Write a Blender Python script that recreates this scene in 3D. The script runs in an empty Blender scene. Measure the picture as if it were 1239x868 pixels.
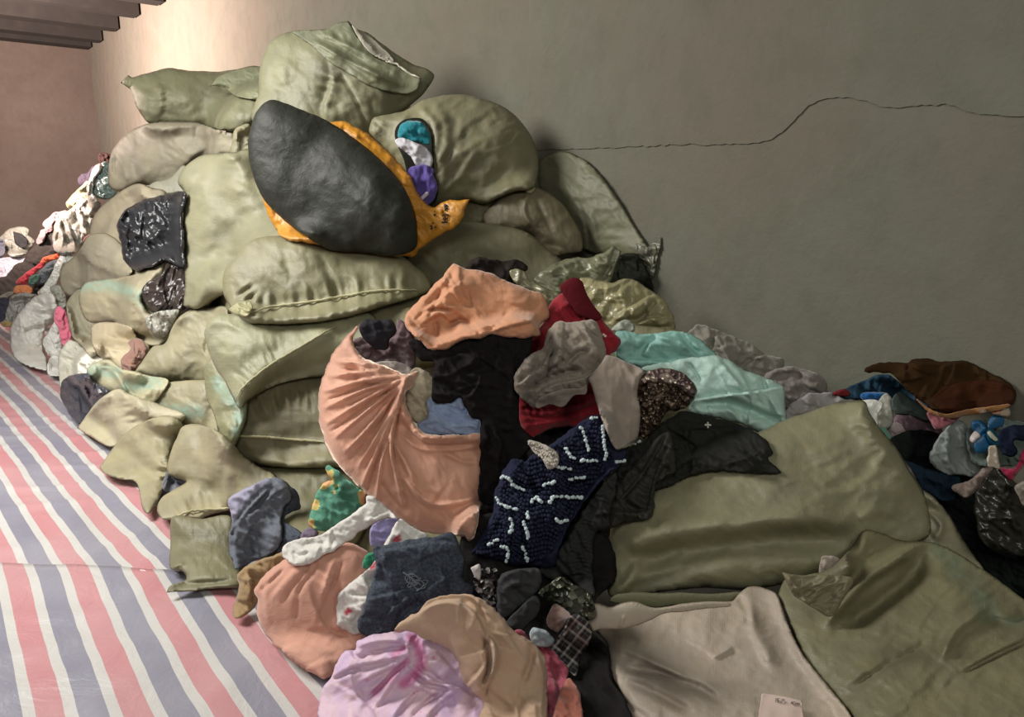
import bpy, math, random
import numpy as np
from mathutils import Vector
from mathutils.geometry import delaunay_2d_cdt

sc = bpy.context.scene
COL = sc.collection

# ------------------------------------------------------------------ camera
W, H, FPX = 1239.0, 868.0, 930.0
CAMH, PITCH = 1.6, math.radians(12.0)
cd = bpy.data.cameras.new('camera')
cd.sensor_width = 36.0
cd.lens = FPX / W * 36.0
cd.clip_start = 0.05
cam = bpy.data.objects.new('camera', cd)
COL.objects.link(cam)
cam.location = (0, 0, CAMH)
cam.rotation_euler = (math.pi / 2 - PITCH, 0, 0)
sc.camera = cam

# ------------------------------------------------------------------ light
world = bpy.data.worlds.new('world')
sc.world = world
world.use_nodes = True
bg = world.node_tree.nodes['Background']
bg.inputs[0].default_value = (0.82, 0.84, 0.78, 1)
bg.inputs[1].default_value = 0.11

def area(name, loc, target, sx, sy, power, color):
    l = bpy.data.lights.new(name, 'AREA')
    l.shape = 'RECTANGLE'
    l.size, l.size_y = sx, sy
    l.energy = power
    l.color = color
    o = bpy.data.objects.new(name, l)
    COL.objects.link(o)
    o.location = loc
    o.rotation_euler = (Vector(target) - Vector(loc)).to_track_quat('-Z', 'Y').to_euler()
    return o
area('ceiling_lamp_light', (-3.8, 3.2, 3.6), (-1.5, 4.4, 0.2), 2.0, 2.0, 300, (1.0, 0.97, 0.92))
area('far_doorway_light', (-6.36, 7.72, 2.9), (-4.99, 10.4, 4.2), 1.2, 1.0, 1050, (1.0, 0.76, 0.70))
area('front_fill_light', (-0.6, -1.4, 3.4), (0.0, 2.6, 0.4), 1.6, 1.2, 48, (1.0, 1.0, 0.94))  # unseen fill light added behind the camera to brighten the clothes
area('side_window_light', (2.3, -0.3, 2.9), (1.3, 2.7, 0.5), 0.8, 0.8, 24, (1.0, 0.98, 0.86))

sc.view_settings.view_transform = 'Standard'
sc.view_settings.look = 'None'
sc.view_settings.exposure = 0.0
sc.view_settings.gamma = 1.0
sc.view_settings.use_curve_mapping = False

# ------------------------------------------------------------------ geometry of the view
cP, sP = math.cos(PITCH), math.sin(PITCH)
def ray(px, py):
    """direction with unit camera depth"""
    xc = (np.asarray(px, float) - W / 2) / FPX
    yc = (H / 2 - np.asarray(py, float)) / FPX
    return np.stack([xc, cP + yc * sP, -sP + yc * cP], -1)
def point(px, py, z):
    return np.array([0, 0, CAMH]) + ray(px, py) * np.asarray(z, float)[..., None]

AZ = math.radians(39.5)
WD = np.array([-math.sin(AZ), math.cos(AZ), 0])        # along the long wall, away
WN = np.array([math.cos(AZ), math.sin(AZ), 0])         # towards the long wall
WALL_N = 3.2
def at_wall(px, py):
    r = ray(px, py)
    t = WALL_N / (r @ WN)
    return point(px, py, t)
END_S = float(at_wall(113, 110) @ WD)
CEIL = 4.3
def sn(s, n, z):
    v = WD * s + WN * n
    return (float(v[0]), float(v[1]), float(z))
def room_depth(px, py):
    r = ray(px, py)
    out = np.full(r.shape[:-1], 60.0)
    n = r @ WN
    out = np.where(n > 1e-3, np.minimum(out, WALL_N / np.maximum(n, 1e-3)), out)
    s = r @ WD
    out = np.where(s > 1e-3, np.minimum(out, END_S / np.maximum(s, 1e-3)), out)
    z = r[..., 2]
    out = np.where(z < -1e-3, np.minimum(out, (CAMH - 0.006) / np.maximum(-z, 1e-3)), out)
    out = np.where(z > 1e-3, np.minimum(out, (CEIL - CAMH) / np.maximum(z, 1e-3)), out)
    return out

# depth of what has been built so far, used so that every soft thing rests on its neighbours
BX0, BY0, BS = -160.0, -80.0, 2.0
BW, BH = 800, 560
gx_, gy_ = np.meshgrid(BX0 + BS * np.arange(BW), BY0 + BS * np.arange(BH))
BUF = room_depth(gx_, gy_)
def buf_at(px, py):
    x = np.clip((np.asarray(px) - BX0) / BS, 0, BW - 1.001)
    y = np.clip((np.asarray(py) - BY0) / BS, 0, BH - 1.001)
    i, j = x.astype(int), y.astype(int)
    return np.minimum(np.minimum(BUF[j, i], BUF[j, i + 1]), np.minimum(BUF[j + 1, i], BUF[j + 1, i + 1]))
_bar = np.array([(a / 6, b / 6, 1 - a / 6 - b / 6) for a in range(7) for b in range(7 - a)])
def buf_add(px, py, z, tris):
    P = np.stack([px, py, z], -1)[tris]                  # T,3,3
    S = np.einsum('kb,tbc->tkc', _bar, P).reshape(-1, 3)
    i = np.clip(np.round((S[:, 0] - BX0) / BS).astype(int), 0, BW - 1)
    j = np.clip(np.round((S[:, 1] - BY0) / BS).astype(int), 0, BH - 1)
    np.minimum.at(BUF, (j, i), S[:, 2])

# ------------------------------------------------------------------ noise
_rs = np.random.RandomState(7)
_perm = _rs.permutation(512)
_perm = np.concatenate([_perm, _perm, _perm])
_grad = _rs.normal(size=(512, 3))
_grad /= np.linalg.norm(_grad, axis=1)[:, None]
def pnoise(p):
    p = np.asarray(p, float)
    f = np.floor(p)
    i = f.astype(int) & 511
    t = p - f
    u = t * t * t * (t * (t * 6 - 15) + 10)
    out = 0
    for dx in (0, 1):
        for dy in (0, 1):
            for dz in (0, 1):
                h = _perm[_perm[_perm[(i[:, 0] + dx) & 511] + ((i[:, 1] + dy) & 511)] + ((i[:, 2] + dz) & 511)]
                g = _grad[h]
                d = t - np.array([dx, dy, dz])
                w = (u[:, 0] if dx else 1 - u[:, 0]) * (u[:, 1] if dy else 1 - u[:, 1]) * (u[:, 2] if dz else 1 - u[:, 2])
                out = out + w * (g * d).sum(1)
    return out * 1.6

# ------------------------------------------------------------------ materials
def lin(h):
    if isinstance(h, str):
        h = [int(h[i:i + 2], 16) / 255 for i in (0, 2, 4)]
    return tuple(c / 12.92 if c <= 0.04045 else ((c + 0.055) / 1.055) ** 2.4 for c in h) + (1,)

class NT:
    def __init__(s, name):
        s.m = bpy.data.materials.new(name)
        s.m.use_nodes = True
        s.t = s.m.node_tree
        s.b = s.t.nodes['Principled BSDF']
    def n(s, typ, **kw):
        nd = s.t.nodes.new(typ)
        for k, v in kw.items():
            if k.startswith('i_'):
                nd.inputs[k[2:].replace('_', ' ')].default_value = v
            else:
                setattr(nd, k, v)
        return nd
    def l(s, a, b):
        s.t.links.new(a, b)
    def noise(s, vec, scale, detail=3, rough=0.5, dist=0.0):
        nd = s.n('ShaderNodeTexNoise')
        nd.inputs['Scale'].default_value = scale
        nd.inputs['Detail'].default_value = detail
        nd.inputs['Roughness'].default_value = rough
        nd.inputs['Distortion'].default_value = dist
        s.l(vec, nd.inputs['Vector'])
        return nd.outputs['Fac']
    def wave(s, vec, scale, direction='X', dist=0.0, profile='SIN'):
        nd = s.n('ShaderNodeTexWave', bands_direction=direction, wave_profile=profile)
        nd.inputs['Scale'].default_value = scale
        nd.inputs['Distortion'].default_value = dist
        s.l(vec, nd.inputs['Vector'])
        return nd.outputs['Fac']
    def ramp(s, fac, stops, interp='LINEAR'):
        nd = s.n('ShaderNodeValToRGB')
        cr = nd.color_ramp
        cr.interpolation = interp
        while len(cr.elements) < len(stops):
            cr.elements.new(0.5)
        for e, (p, c) in zip(cr.elements, stops):
            e.position = p
            e.color = c if isinstance(c, tuple) else (c, c, c, 1)
        s.l(fac, nd.inputs[0])
        return nd.outputs[0]
    def mix(s, fac, a, b, blend='MIX'):
        nd = s.n('ShaderNodeMix', data_type='RGBA', blend_type=blend)
        for v, k in ((fac, 0), (a, 6), (b, 7)):
            if hasattr(v, 'is_linked') or hasattr(v, 'links'):
                s.l(v, nd.inputs[k])
            else:
                nd.inputs[k].default_value = v
        return nd.outputs[2]
    def math(s, op, a, b=0.5):
        nd = s.n('ShaderNodeMath', operation=op)
        for v, k in ((a, 0), (b, 1)):
            if hasattr(v, 'links'):
                s.l(v, nd.inputs[k])
            else:
                nd.inputs[k].default_value = v
        return nd.outputs[0]
    def bump(s, h, strength, dist, prev=None):
        nd = s.n('ShaderNodeBump')
        nd.inputs['Strength'].default_value = strength
        nd.inputs['Distance'].default_value = dist
        s.l(h, nd.inputs['Height'])
        if prev is not None:
            s.l(prev, nd.inputs['Normal'])
        return nd.outputs['Normal']
    def uv(s):
        return s.n('ShaderNodeTexCoord').outputs['UV']
    def obj(s):
        return s.n('ShaderNodeTexCoord').outputs['Object']
    def attr(s, name='m1'):
        return s.n('ShaderNodeAttribute', attribute_name=name).outputs['Fac']
    def sepv(s, vec):
        nd = s.n('ShaderNodeSeparateXYZ')
        s.l(vec, nd.inputs[0])
        return nd.outputs

_mats = {}
def M(kind, col, col2=None, **kw):
    key = (kind, col, col2, tuple(sorted(kw.items())))
    if key in _mats:
        return _mats[key]
    t = NT(kind + '_' + col)
    b = t.b
    c = lin(col)
    c2 = lin(col2) if col2 else None
    uv, ob = t.uv(), t.obj()
    rough = kw.get('rough')
    if kind == 'sack':
        gn = kw.get('gain', 1.0)
        c = (c[0] * 0.82 * gn, c[1] * 0.80 * gn, c[2] * 0.745 * gn * gn ** 0.3, 1)
        n1 = t.noise(ob, 3.2, 4, 0.55)
        lo = tuple(x * 0.80 for x in c[:3]) + (1,)
        hi = (c[0] * 1.12, c[1] * 1.12, c[2] * 1.02, 1)
        base = t.ramp(n1, [(0.3, lo), (0.7, hi)])
        w = t.noise(uv, 9, 3, 0.6)
        base = t.mix(t.ramp(w, [(0.5, 0.0), (0.75, 0.35)]), base, tuple(x * k for x, k in zip(c[:3], (1.18, 1.10, 0.92))) + (1,))
        pm = t.math('MULTIPLY', t.attr(), t.ramp(t.noise(uv, 26, 3, 0.7), [(0.35, 0.2), (0.65, 0.85)]))
        base = t.mix(pm, base, c2 or lin('7fae9c'))
        t.l(base, b.inputs['Base Color'])
        b.inputs['Roughness'].default_value = rough or 0.52
        b.inputs['Specular IOR Level'].default_value = 0.45
        hx = t.wave(uv, 62, 'X')
        hy = t.wave(uv, 62, 'Y')
        nb = t.bump(t.math('ADD', hx, hy), 0.16, 0.002)
        nb = t.bump(t.noise(uv, 22, 4, 0.65, 0.6), 0.30, 0.012, nb)
        t.l(nb, b.inputs['Normal'])
    elif kind == 'plastic':
        n1 = t.noise(ob, 5, 3)
        base = t.ramp(n1, [(0.3, tuple(x * 0.85 for x in c[:3]) + (1,)), (0.7, tuple(min(1, x * 1.1) for x in c[:3]) + (1,))])
        if c2:
            base = t.mix(t.attr(), base, c2)
        t.l(base, b.inputs['Base Color'])
        b.inputs['Roughness'].default_value = rough or 0.28
        b.inputs['Specular IOR Level'].default_value = kw.get('sp', 0.6)
        v = t.n('ShaderNodeTexVoronoi', feature='DISTANCE_TO_EDGE')
        v.inputs['Scale'].default_value = kw.get('vs', 16)
        mp = t.n('ShaderNodeMixRGB')
        mp.inputs[0].default_value = 0.35
        t.l(ob, mp.inputs[1])
        nn = t.n('ShaderNodeTexNoise')
        nn.inputs['Scale'].default_value = 6
        t.l(ob, nn.inputs['Vector'])
        t.l(nn.outputs['Color'], mp.inputs[2])
        t.l(mp.outputs[0], v.inputs['Vector'])
        nb = t.bump(t.ramp(v.outputs[0], [(0.0, 0.0), (0.3, 1.0)]), kw.get('bs', 0.22), 0.006)
        nb = t.bump(t.noise(ob, 30, 4, 0.6, 1.0), 0.35, 0.01, nb)
        t.l(nb, b.inputs['Normal'])
    elif kind in ('cloth', 'knit', 'velvet', 'denim', 'satin'):
        n1 = t.noise(ob, 7, 3)
        base = t.ramp(n1, [(0.3, tuple(x * 0.88 for x in c[:3]) + (1,)), (0.7, tuple(min(1, x * 1.08) for x in c[:3]) + (1,))])
        if kind == 'denim':
            f = t.noise(uv, 90, 5, 0.8)
            base = t.mix(t.ramp(f, [(0.4, 0.0), (0.75, 0.35)]), base, lin('8a94a0'))
        if c2:
            fac = t.attr()
            if kw.get('noisy'):
                fac = t.math('MULTIPLY', fac, t.ramp(t.noise(uv, 14, 3, 0.7), [(0.3, 0.2), (0.6, 1.0)]))
            base = t.mix(fac, base, c2)
        t.l(base, b.inputs['Base Color'])
        b.inputs['Roughness'].default_value = rough or {'cloth': .85, 'knit': .9, 'velvet': .55, 'denim': .85, 'satin': .4}[kind]
        b.inputs['Specular IOR Level'].default_value = 0.25 if kind != 'satin' else 0.5
        if kind == 'velvet':
            b.inputs['Sheen Weight'].default_value = 1.0
            b.inputs['Sheen Roughness'].default_value = 0.35
            b.inputs['Sheen Tint'].default_value = lin('ffe6d4')
        elif kind in ('cloth', 'knit') and sum(c[:3]) > 0.35:
            b.inputs['Sheen Weight'].default_value = 0.2
        if kind != 'velvet' and sum(c[:3]) < 0.25:
            b.inputs['Specular IOR Level'].default_value = 0.12
        if kind == 'knit':
            ws = kw.get('ws', 40)
            nb = t.bump(t.wave(uv, ws, 'X', 0.6), 0.45, 0.002)
            nb = t.bump(t.wave(uv, ws, 'Y', 0.6), 0.2, 0.0015, nb)
        else:
            nb = t.bump(t.noise(uv, 220, 2, 0.6), 0.25, 0.002)
        nb = t.bump(t.noise(uv, 16, 5, 0.6, 0.8), 0.42, 0.014, nb)
        t.l(nb, b.inputs['Normal'])
    elif kind == 'plaid':
        sx = t.sepv(uv)
        def lines(o, per, wd):
            f = t.math('FRACT', t.math('MULTIPLY', o, per))
            return t.math('LESS_THAN', f, wd)
        a1, a2 = lines(sx[0], 28, 0.22), lines(sx[1], 28, 0.22)
        b1, b2 = lines(sx[0], 56, 0.16), lines(sx[1], 56, 0.16)
        f = t.math('MINIMUM', t.math('ADD', t.math('MULTIPLY', t.math('ADD', a1, a2), 0.4), t.math('MULTIPLY', t.math('ADD', b1, b2), 0.12)), 1.0)
        t.l(t.mix(f, c, c2 or lin('cfc8c0')), b.inputs['Base Color'])
        b.inputs['Roughness'].default_value = 0.85
    elif kind == 'floral':
        v = t.n('ShaderNodeTexVoronoi')
        v.inputs['Scale'].default_value = kw.get('vs', 11)
        t.l(uv, v.inputs['Vector'])
        d = t.math('ADD', v.outputs['Distance'], t.math('MULTIPLY', t.noise(uv, 45, 2), 0.35))
        base = t.ramp(d, [(0.0, lin('3e3236') if kw.get('quiet') else lin('d8902c')), (0.22, c2 if kw.get('quiet') else lin('e2a878')), (0.42, c2 or lin('cdb66a')), (0.52, c)], 'CONSTANT')
        t.l(base, b.inputs['Base Color'])
        b.inputs['Roughness'].default_value = 0.8
        t.l(t.bump(t.noise(uv, 18, 4, 0.6, 0.5), 0.3, 0.01), b.inputs['Normal'])
    elif kind == 'sequin':
        v = t.n('ShaderNodeTexVoronoi')
        v.inputs['Scale'].default_value = kw.get('vs', 95)
        t.l(uv, v.inputs['Vector'])
        sr = t.sepv(v.outputs['Color'])
        base = t.ramp(sr[0], [(0.0, c), (0.55, tuple(x * 1.5 for x in c[:3]) + (1,)), (0.8, c2 or lin('b0a090'))])
        t.l(base, b.inputs['Base Color'])
        b.inputs['Metallic'].default_value = 0.5
        b.inputs['Roughness'].default_value = 0.3
        nb = t.bump(v.outputs['Distance'], 0.9, 0.01)
        nb = t.bump(sr[1], 0.6, 0.008, nb)
        t.l(nb, b.inputs['Normal'])
    elif kind == 'tie':
        n1 = t.noise(uv, 7, 4, 0.6, 1.2)
        base = t.mix(t.ramp(n1, [(0.38, 0.0), (0.62, 1.0)]), c, lin('cbb0d0'))
        base = t.mix(t.attr(), base, c2)
        base = t.mix(t.ramp(t.noise(uv, 30, 3, 0.7), [(0.6, 0.0), (0.72, 0.6)]), base, lin('b4507c'))
        t.l(base, b.inputs['Base Color'])
        b.inputs['Roughness'].default_value = 0.75
        t.l(t.bump(t.noise(uv, 20, 4, 0.6, 0.6), 0.35, 0.01), b.inputs['Normal'])
    elif kind == 'flat':
        b.inputs['Base Color'].default_value = c
        b.inputs['Roughness'].default_value = rough or 0.7
    elif kind == 'clear':
        b.inputs['Base Color'].default_value = c
        b.inputs['Roughness'].default_value = 0.12
        b.inputs['Transmission Weight'].default_value = kw.get('tr', 0.35)
        b.inputs['Specular IOR Level'].default_value = 0.8
        t.l(t.bump(t.noise(ob, 26, 4, 0.6, 1.5), 0.7, 0.012), b.inputs['Normal'])
    _mats[key] = t.m
    return t.m

# ------------------------------------------------------------------ crops of measured outlines -> frame pixels
CROPS = {'A': (0, 0, 3.872), 'B': (0, 200, 3.872), 'C': (0, 400, 3.872), 'D': (100, 560, 3.872),
         'E': (280, 0, 3.872), 'F': (500, 100, 3.872), 'G': (200, 200, 3.872), 'H': (200, 380, 3.872),
         'I': (480, 280, 3.872), 'J': (380, 360, 3.872), 'K': (560, 460, 3.872), 'L': (280, 600, 3.872),
         'M': (540, 644, 3.872), 'N': (720, 360, 3.872), 'O': (980, 400, 3.876), 'P': (840, 600, 3.105),
         'a': (0, 240, 7.744), 'b': (0, 340, 7.744), 'c': (60, 160, 7.744), 'f': (1079, 440, 7.744),
         'g': (1079, 540, 7.744), 'T': (380, 700, 5.1625), 'U': (700, 700, 5.1625), 'V': (620, 280, 5.1625),
         'W': (720, 440, 5.1625), 'X': (560, 580, 5.1625), 'Y': (100, 300, 5.1625), 'Z': (340, 580, 5.1625),
         'R': (999, 640, 5.1625), 'h': (260, 540, 6.195), 'Q': (540, 640, 3.805), 'q': (490, 200, 7.23), '_': (0, 0, 1.0)}
def px(seq):
    """list of points, a crop letter switches the crop; third value marks a corner"""
    ox, oy, s = CROPS['_']
    out = []
    for p in seq:
        if isinstance(p, str):
            ox, oy, s = CROPS[p]
        else:
            out.append((p[0] / s + ox, p[1] / s + oy, p[2] if len(p) > 2 else 0))
    return out

def smooth_closed(pts, step):
    n = len(pts)
    P = np.array([p[:2] for p in pts])
    out = []
    for i in range(n):
        a, b = P[i], P[(i + 1) % n]
        L = np.linalg.norm(b - a)
        if L < 1e-6:
            continue
        ta = np.zeros(2) if pts[i][2] else (P[(i + 1) % n] - P[i - 1])
        tb = np.zeros(2) if pts[(i + 1) % n][2] else (P[(i + 2) % n] - P[i])
        la, lb = np.linalg.norm(ta), np.linalg.norm(tb)
        ta = ta / la * min(la * 0.5, L) if la > 0 else (b - a) * 0.6
        tb = tb / lb * min(lb * 0.5, L) if lb > 0 else (b - a) * 0.6
        k = max(1, int(round(L / step)))
        for t in np.arange(k) / k:
            h1 = 2 * t**3 - 3 * t**2 + 1; h2 = t**3 - 2 * t**2 + t
            h3 = -2 * t**3 + 3 * t**2; h4 = t**3 - t**2
            out.append(h1 * a + h2 * ta + h3 * b + h4 * tb)
    return np.array(out)
def smooth_open(pts, step):
    P = np.array([p[:2] for p in pts], float)
    out = []
    for i in range(len(P) - 1):
        a, b = P[i], P[i + 1]
        ta = (P[i + 1] - P[max(i - 1, 0)]) * 0.5
        tb = (P[min(i + 2, len(P) - 1)] - P[i]) * 0.5
        k = max(1, int(round(np.linalg.norm(b - a) / step)))
        for t in np.arange(k) / k:
            h1 = 2 * t**3 - 3 * t**2 + 1; h2 = t**3 - 2 * t**2 + t
            h3 = -2 * t**3 + 3 * t**2; h4 = t**3 - t**2
            out.append(h1 * a + h2 * ta + h3 * b + h4 * tb)
    out.append(P[-1])
    return np.array(out)
def inside(poly, q):
    x, y = q[:, 0], q[:, 1]
    c = np.zeros(len(q), bool)
    a = poly; b = np.roll(poly, -1, 0)
    for (x1, y1), (x2, y2) in zip(a, b):
        if y1 == y2:
            continue
        m = (y1 > y) != (y2 > y)
        c ^= m & (x < (x2 - x1) * (y - y1) / (y2 - y1) + x1)
    return c
def seg_dist(line, q):
    """distance of q to polyline and arc length of the nearest point"""
    best = np.full(len(q), 1e9); arc = np.zeros(len(q)); acc = 0.0
    global SIDE
    SIDE = np.ones(len(q))
    for a, b in zip(line[:-1], line[1:]):
        d = b - a
        L = np.linalg.norm(d)
        if L < 1e-9:
            continue
        t = np.clip(((q - a) @ d) / (L * L), 0, 1)
        dd = np.linalg.norm(q - (a + t[:, None] * d), axis=1)
        m = dd < best
        best[m] = dd[m]; arc[m] = acc + t[m] * L
        SIDE[m] = np.sign(d[0] * (q[m, 1] - a[1]) - d[1] * (q[m, 0] - a[0]))
        acc += L
    return best, arc, acc

# ------------------------------------------------------------------ soft things
_seed = [1]
WLOC = {}
def finish(ob, name, label, cat, group, parent, kind):
    ob['px'] = 0
    del ob['px']
    if label: ob['label'] = label
    if cat and parent is None: ob['category'] = cat
    if group and parent is None: ob['group'] = group
    if kind: ob['kind'] = kind
    if parent is not None:
        ob.parent = parent
        WLOC[ob.name] = Vector(ob.location)
        ob.location = Vector(ob.location) - WLOC.get(parent.name, Vector(parent.location))
    return ob

def soft(name, pts, mat, d=None, label=None, cat=None, group=None, parent=None, kind=None,
         k=0.75, e=0.5, FA=1.0, FW=1.0, gx=0.0, gy=0.0, tb=0.8, folds=(), noise=(), paint=(), pucker=(), step=None,
         uvang=0.0, gap=0.004, sm=20, cap=None, relax=0, wr=None, rag=0.5):
    """a stuffed or folded soft thing: measured outline, own distance, real thickness.
    folds: (points, width_px, height_m[, 'v' for sharp]); noise: (amp_m, scale_m, angle_deg, stretch, ridged)"""
    seed = _seed[0]; _seed[0] += 1
    P = px(pts)
    rough = np.array([p[:2] for p in P])
    area_ = 0.5 * abs(np.dot(rough[:, 0], np.roll(rough[:, 1], -1)) - np.dot(rough[:, 1], np.roll(rough[:, 0], -1)))
    s = step or float(np.clip(math.sqrt(area_) / 42.0, 0.8, 3.0))
    bd = smooth_closed(P, s)
    if rag and len(bd) > 12:                         # hems are never drawn with a ruler
        tg_ = np.roll(bd, -1, 0) - np.roll(bd, 1, 0)
        nn_ = np.stack([tg_[:, 1], -tg_[:, 0]], -1) / (np.linalg.norm(tg_, axis=1)[:, None] + 1e-6)
        q3 = np.concatenate([bd / 11.0, np.full((len(bd), 1), seed * 2.3)], 1)
        bd = bd + nn_ * ((pnoise(q3) + 0.5 * pnoise(q3 * 2.3)) * rag)[:, None]
    lo, hi = bd.min(0), bd.max(0)
    rows = np.arange(lo[1] + s * .5, hi[1], s * 0.866)
    g = []
    for r, y in enumerate(rows):
        xs = np.arange(lo[0] + (s * .5 if r % 2 else 0), hi[0], s)
        g.append(np.stack([xs, np.full_like(xs, y)], -1))
    q = np.concatenate(g)
    q = q[inside(bd, q)]
    db, _, _ = seg_dist(np.vstack([bd, bd[:1]]), q)
    q = q[db > s * 0.55]
    allp = np.vstack([bd, q])
    nb = len(bd)
    V, E, F, _, _, _ = delaunay_2d_cdt([Vector(p) for p in allp], [], [list(range(nb))], 1, 1e-4)
    V = np.array([(v.x, v.y) for v in V]); tris = np.array([f for f in F if len(f) == 3])
    # orientation
    a, b, c = V[tris[:, 0]], V[tris[:, 1]], V[tris[:, 2]]
    cr = (b[:, 0] - a[:, 0]) * (c[:, 1] - a[:, 1]) - (b[:, 1] - a[:, 1]) * (c[:, 0] - a[:, 0])
    tris[cr < 0] = tris[cr < 0][:, ::-1]
    used = np.unique(tris)
    remap = -np.ones(len(V), int); remap[used] = np.arange(len(used))
    V = V[used]; tris = remap[tris]
    ed = np.concatenate([tris[:, [0, 1]], tris[:, [1, 2]], tris[:, [2, 0]]])
    es = np.sort(ed, 1)
    key = es[:, 0] * len(V) + es[:, 1]
    uq, idx, cnt = np.unique(key, return_index=True, return_counts=True)
    ue = es[idx]
    rim = np.zeros(len(V), bool)
    rim[ue[cnt == 1].ravel()] = True
    n = len(V)
    deg = np.bincount(ue.ravel(), minlength=n).astype(float)
    def avg(x):
        return (np.bincount(ue[:, 0], x[ue[:, 1]], n) + np.bincount(ue[:, 1], x[ue[:, 0]], n)) / deg
    # inflation: solve (avg-u) = -s^2/4 with u = 0 on the rim, by conjugate gradients
    it = ~rim
    u = np.zeros(n)
    if it.any():
        rhs = np.where(it, s * s / 4 * deg, 0)
        def A(x):
            x = np.where(it, x, 0)
            return np.where(it, deg * (x - avg(x)), 0)
        r = rhs.copy(); p_ = r.copy(); rr = r @ r
        for _ in range(400):
            Ap = A(p_)
            al = rr / max(p_ @ Ap, 1e-30)
            u += al * p_; r -= al * Ap
            r2 = r @ r
            if r2 < 1e-10 * (rhs @ rhs): break
            p_ = r + (r2 / rr) * p_; rr = r2
    u = np.maximum(u, 0)
    um = max(u.max(), 1e-9)
    cx, cy = V.mean(0)
    B = buf_at(V[:, 0], V[:, 1])
    for ox_, oy_ in ((s, 0), (-s, 0), (0, s), (0, -s), (.7 * s, .7 * s), (-.7 * s, .7 * s), (.7 * s, -.7 * s), (-.7 * s, -.7 * s), (1.7 * s, 0), (-1.7 * s, 0), (0, 1.7 * s), (0, -1.7 * s)):
        B = np.minimum(B, buf_at(V[:, 0] + ox_, V[:, 1] + oy_))
    if d is None:
        d = float(np.percentile(B, 60))
    plane = d + gx * (V[:, 0] - cx) / 100 + gy * (V[:, 1] - cy) / 100
    m0 = np.minimum(plane, B - gap)
    m = m0.copy()
    for _ in range(sm):
        m = np.minimum(avg(m), m0)
    mpp = np.median(m) / FPX                         # metres per pixel at the thing
    wid = math.sqrt(8 * um) * mpp
    tf = k * wid / 2
    if cap: tf = min(tf, cap)
    prof = (u / um) ** e
    U2 = V * mpp
    ca, sa = math.cos(math.radians(uvang)), math.sin(math.radians(uvang))
    UV = np.stack([U2[:, 0] * ca + U2[:, 1] * sa, -U2[:, 0] * sa + U2[:, 1] * ca], -1)
    disp = np.zeros(n)
    edge = np.clip(np.sqrt(u / um) * 2.2, 0, 1)
    for nz in noise:
        amp, scale, ang, st, ridged = (tuple(nz) + (0, 1, 0))[:5]
        ca, sa = math.cos(math.radians(ang)), math.sin(math.radians(ang))
        w = np.stack([(U2[:, 0] * ca + U2[:, 1] * sa) / (scale * st), (-U2[:, 0] * sa + U2[:, 1] * ca) / scale,
                      np.full(n, seed * 3.17)], -1)
        wq = w * np.array([0.6, 0.6, 1]) + 31.7
        w[:, 1] += 0.45 * pnoise(wq)
        v1 = pnoise(w)
        v2 = pnoise(w * np.array([2.1, 2.1, 1]) + 11.3)
        if ridged:
            v = (0.5 - np.sqrt(v1 * v1 + 0.004) * 2.0) + 0.45 * (0.5 - np.sqrt(v2 * v2 + 0.004) * 2.0)
        else:
            v = v1 + 0.4 * v2
        disp += amp * v * edge
    for fo in folds:
        fo = (fo[0], fo[1] * FW, fo[2] * FA) + tuple(fo[3:])
        line = smooth_open(px(fo[0]), 4)
        dd, arc, L = seg_dist(line, V)
        tt = arc / max(L, 1e-6)
        taper = np.clip(np.minimum(tt, 1 - tt) * 5 + 0.25, 0, 1) if len(fo) < 5 else 1.0
        if len(fo) > 3 and fo[3] == 'v':
            disp += fo[2] * np.exp(-dd / fo[1]) * taper * np.minimum(1, edge * 2)
        elif len(fo) > 3 and fo[3] == 's':           # overlap: the side right of the line's travel lies on top
            bl = 0.5 + 0.5 * np.tanh(SIDE * dd / (0.7 * s))
            sd = bl * np.exp(-dd / (5 * fo[1])) - (1 - bl) * 0.5 * np.exp(-dd / (1.5 * fo[1]))
            disp += fo[2] * sd * taper * np.minimum(1, edge * 2)
        else:
            disp += fo[2] * np.exp(-(dd / fo[1]) ** 2) * taper * np.minimum(1, edge * 2)
    if wr:                                           # loose crumple lines: (count, length_px, width_px, height_m, angle, spread)
        rw = np.random.RandomState(seed * 13 + 5)
        cand = np.where(edge > 0.5)[0]
        for _ in range(int(wr[0])):
            if not len(cand): break
            c0 = V[cand[rw.randint(len(cand))]]
            an = math.radians(wr[4] + rw.uniform(-1, 1) * wr[5])
            Lh = wr[1] * rw.uniform(0.5, 1.2) / 2
            dv = np.array([math.cos(an), math.sin(an)]); nv = np.array([-dv[1], dv[0]])
            bow = rw.uniform(-0.35, 0.35) * Lh
            ln = smooth_open([tuple(c0 - dv * Lh), tuple(c0 - dv * Lh * .4 + nv * bow * .8), tuple(c0 + dv * Lh * .4 + nv * bow), tuple(c0 + dv * Lh)], 3)
            dd, arc, L = seg_dist(ln, V)
            tt = arc / max(L, 1e-6)
            tp = np.sin(np.clip(tt, 0, 1) * math.pi) ** 0.7
            w_ = wr[2] * rw.uniform(0.7, 1.4)
            sg = rw.choice([-1, 1])
            bl = 0.5 + 0.5 * np.tanh(SIDE * sg * dd / (0.8 * s))
            disp += wr[3] * rw.uniform(0.5, 1.2) * tp * edge * (bl * np.exp(-dd / (4.5 * w_)) - (1 - bl) * 0.6 * np.exp(-dd / (1.6 * w_)))
    for pu in pucker:                                # gathers across a seam: (points, width_px, height_m, wavelength_px)
        line = smooth_open(px(pu[0]), 3)
        dd, arc, L = seg_dist(line, V)
        ph = pnoise(np.stack([arc / pu[3], np.full(n, seed * 1.7), dd / (pu[3] * 5)], -1))
        disp += pu[2] * ph * 1.6 * np.exp(-(dd / pu[1]) ** 2) * np.minimum(1, edge * 3)
    f = m - tf * prof - disp
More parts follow.
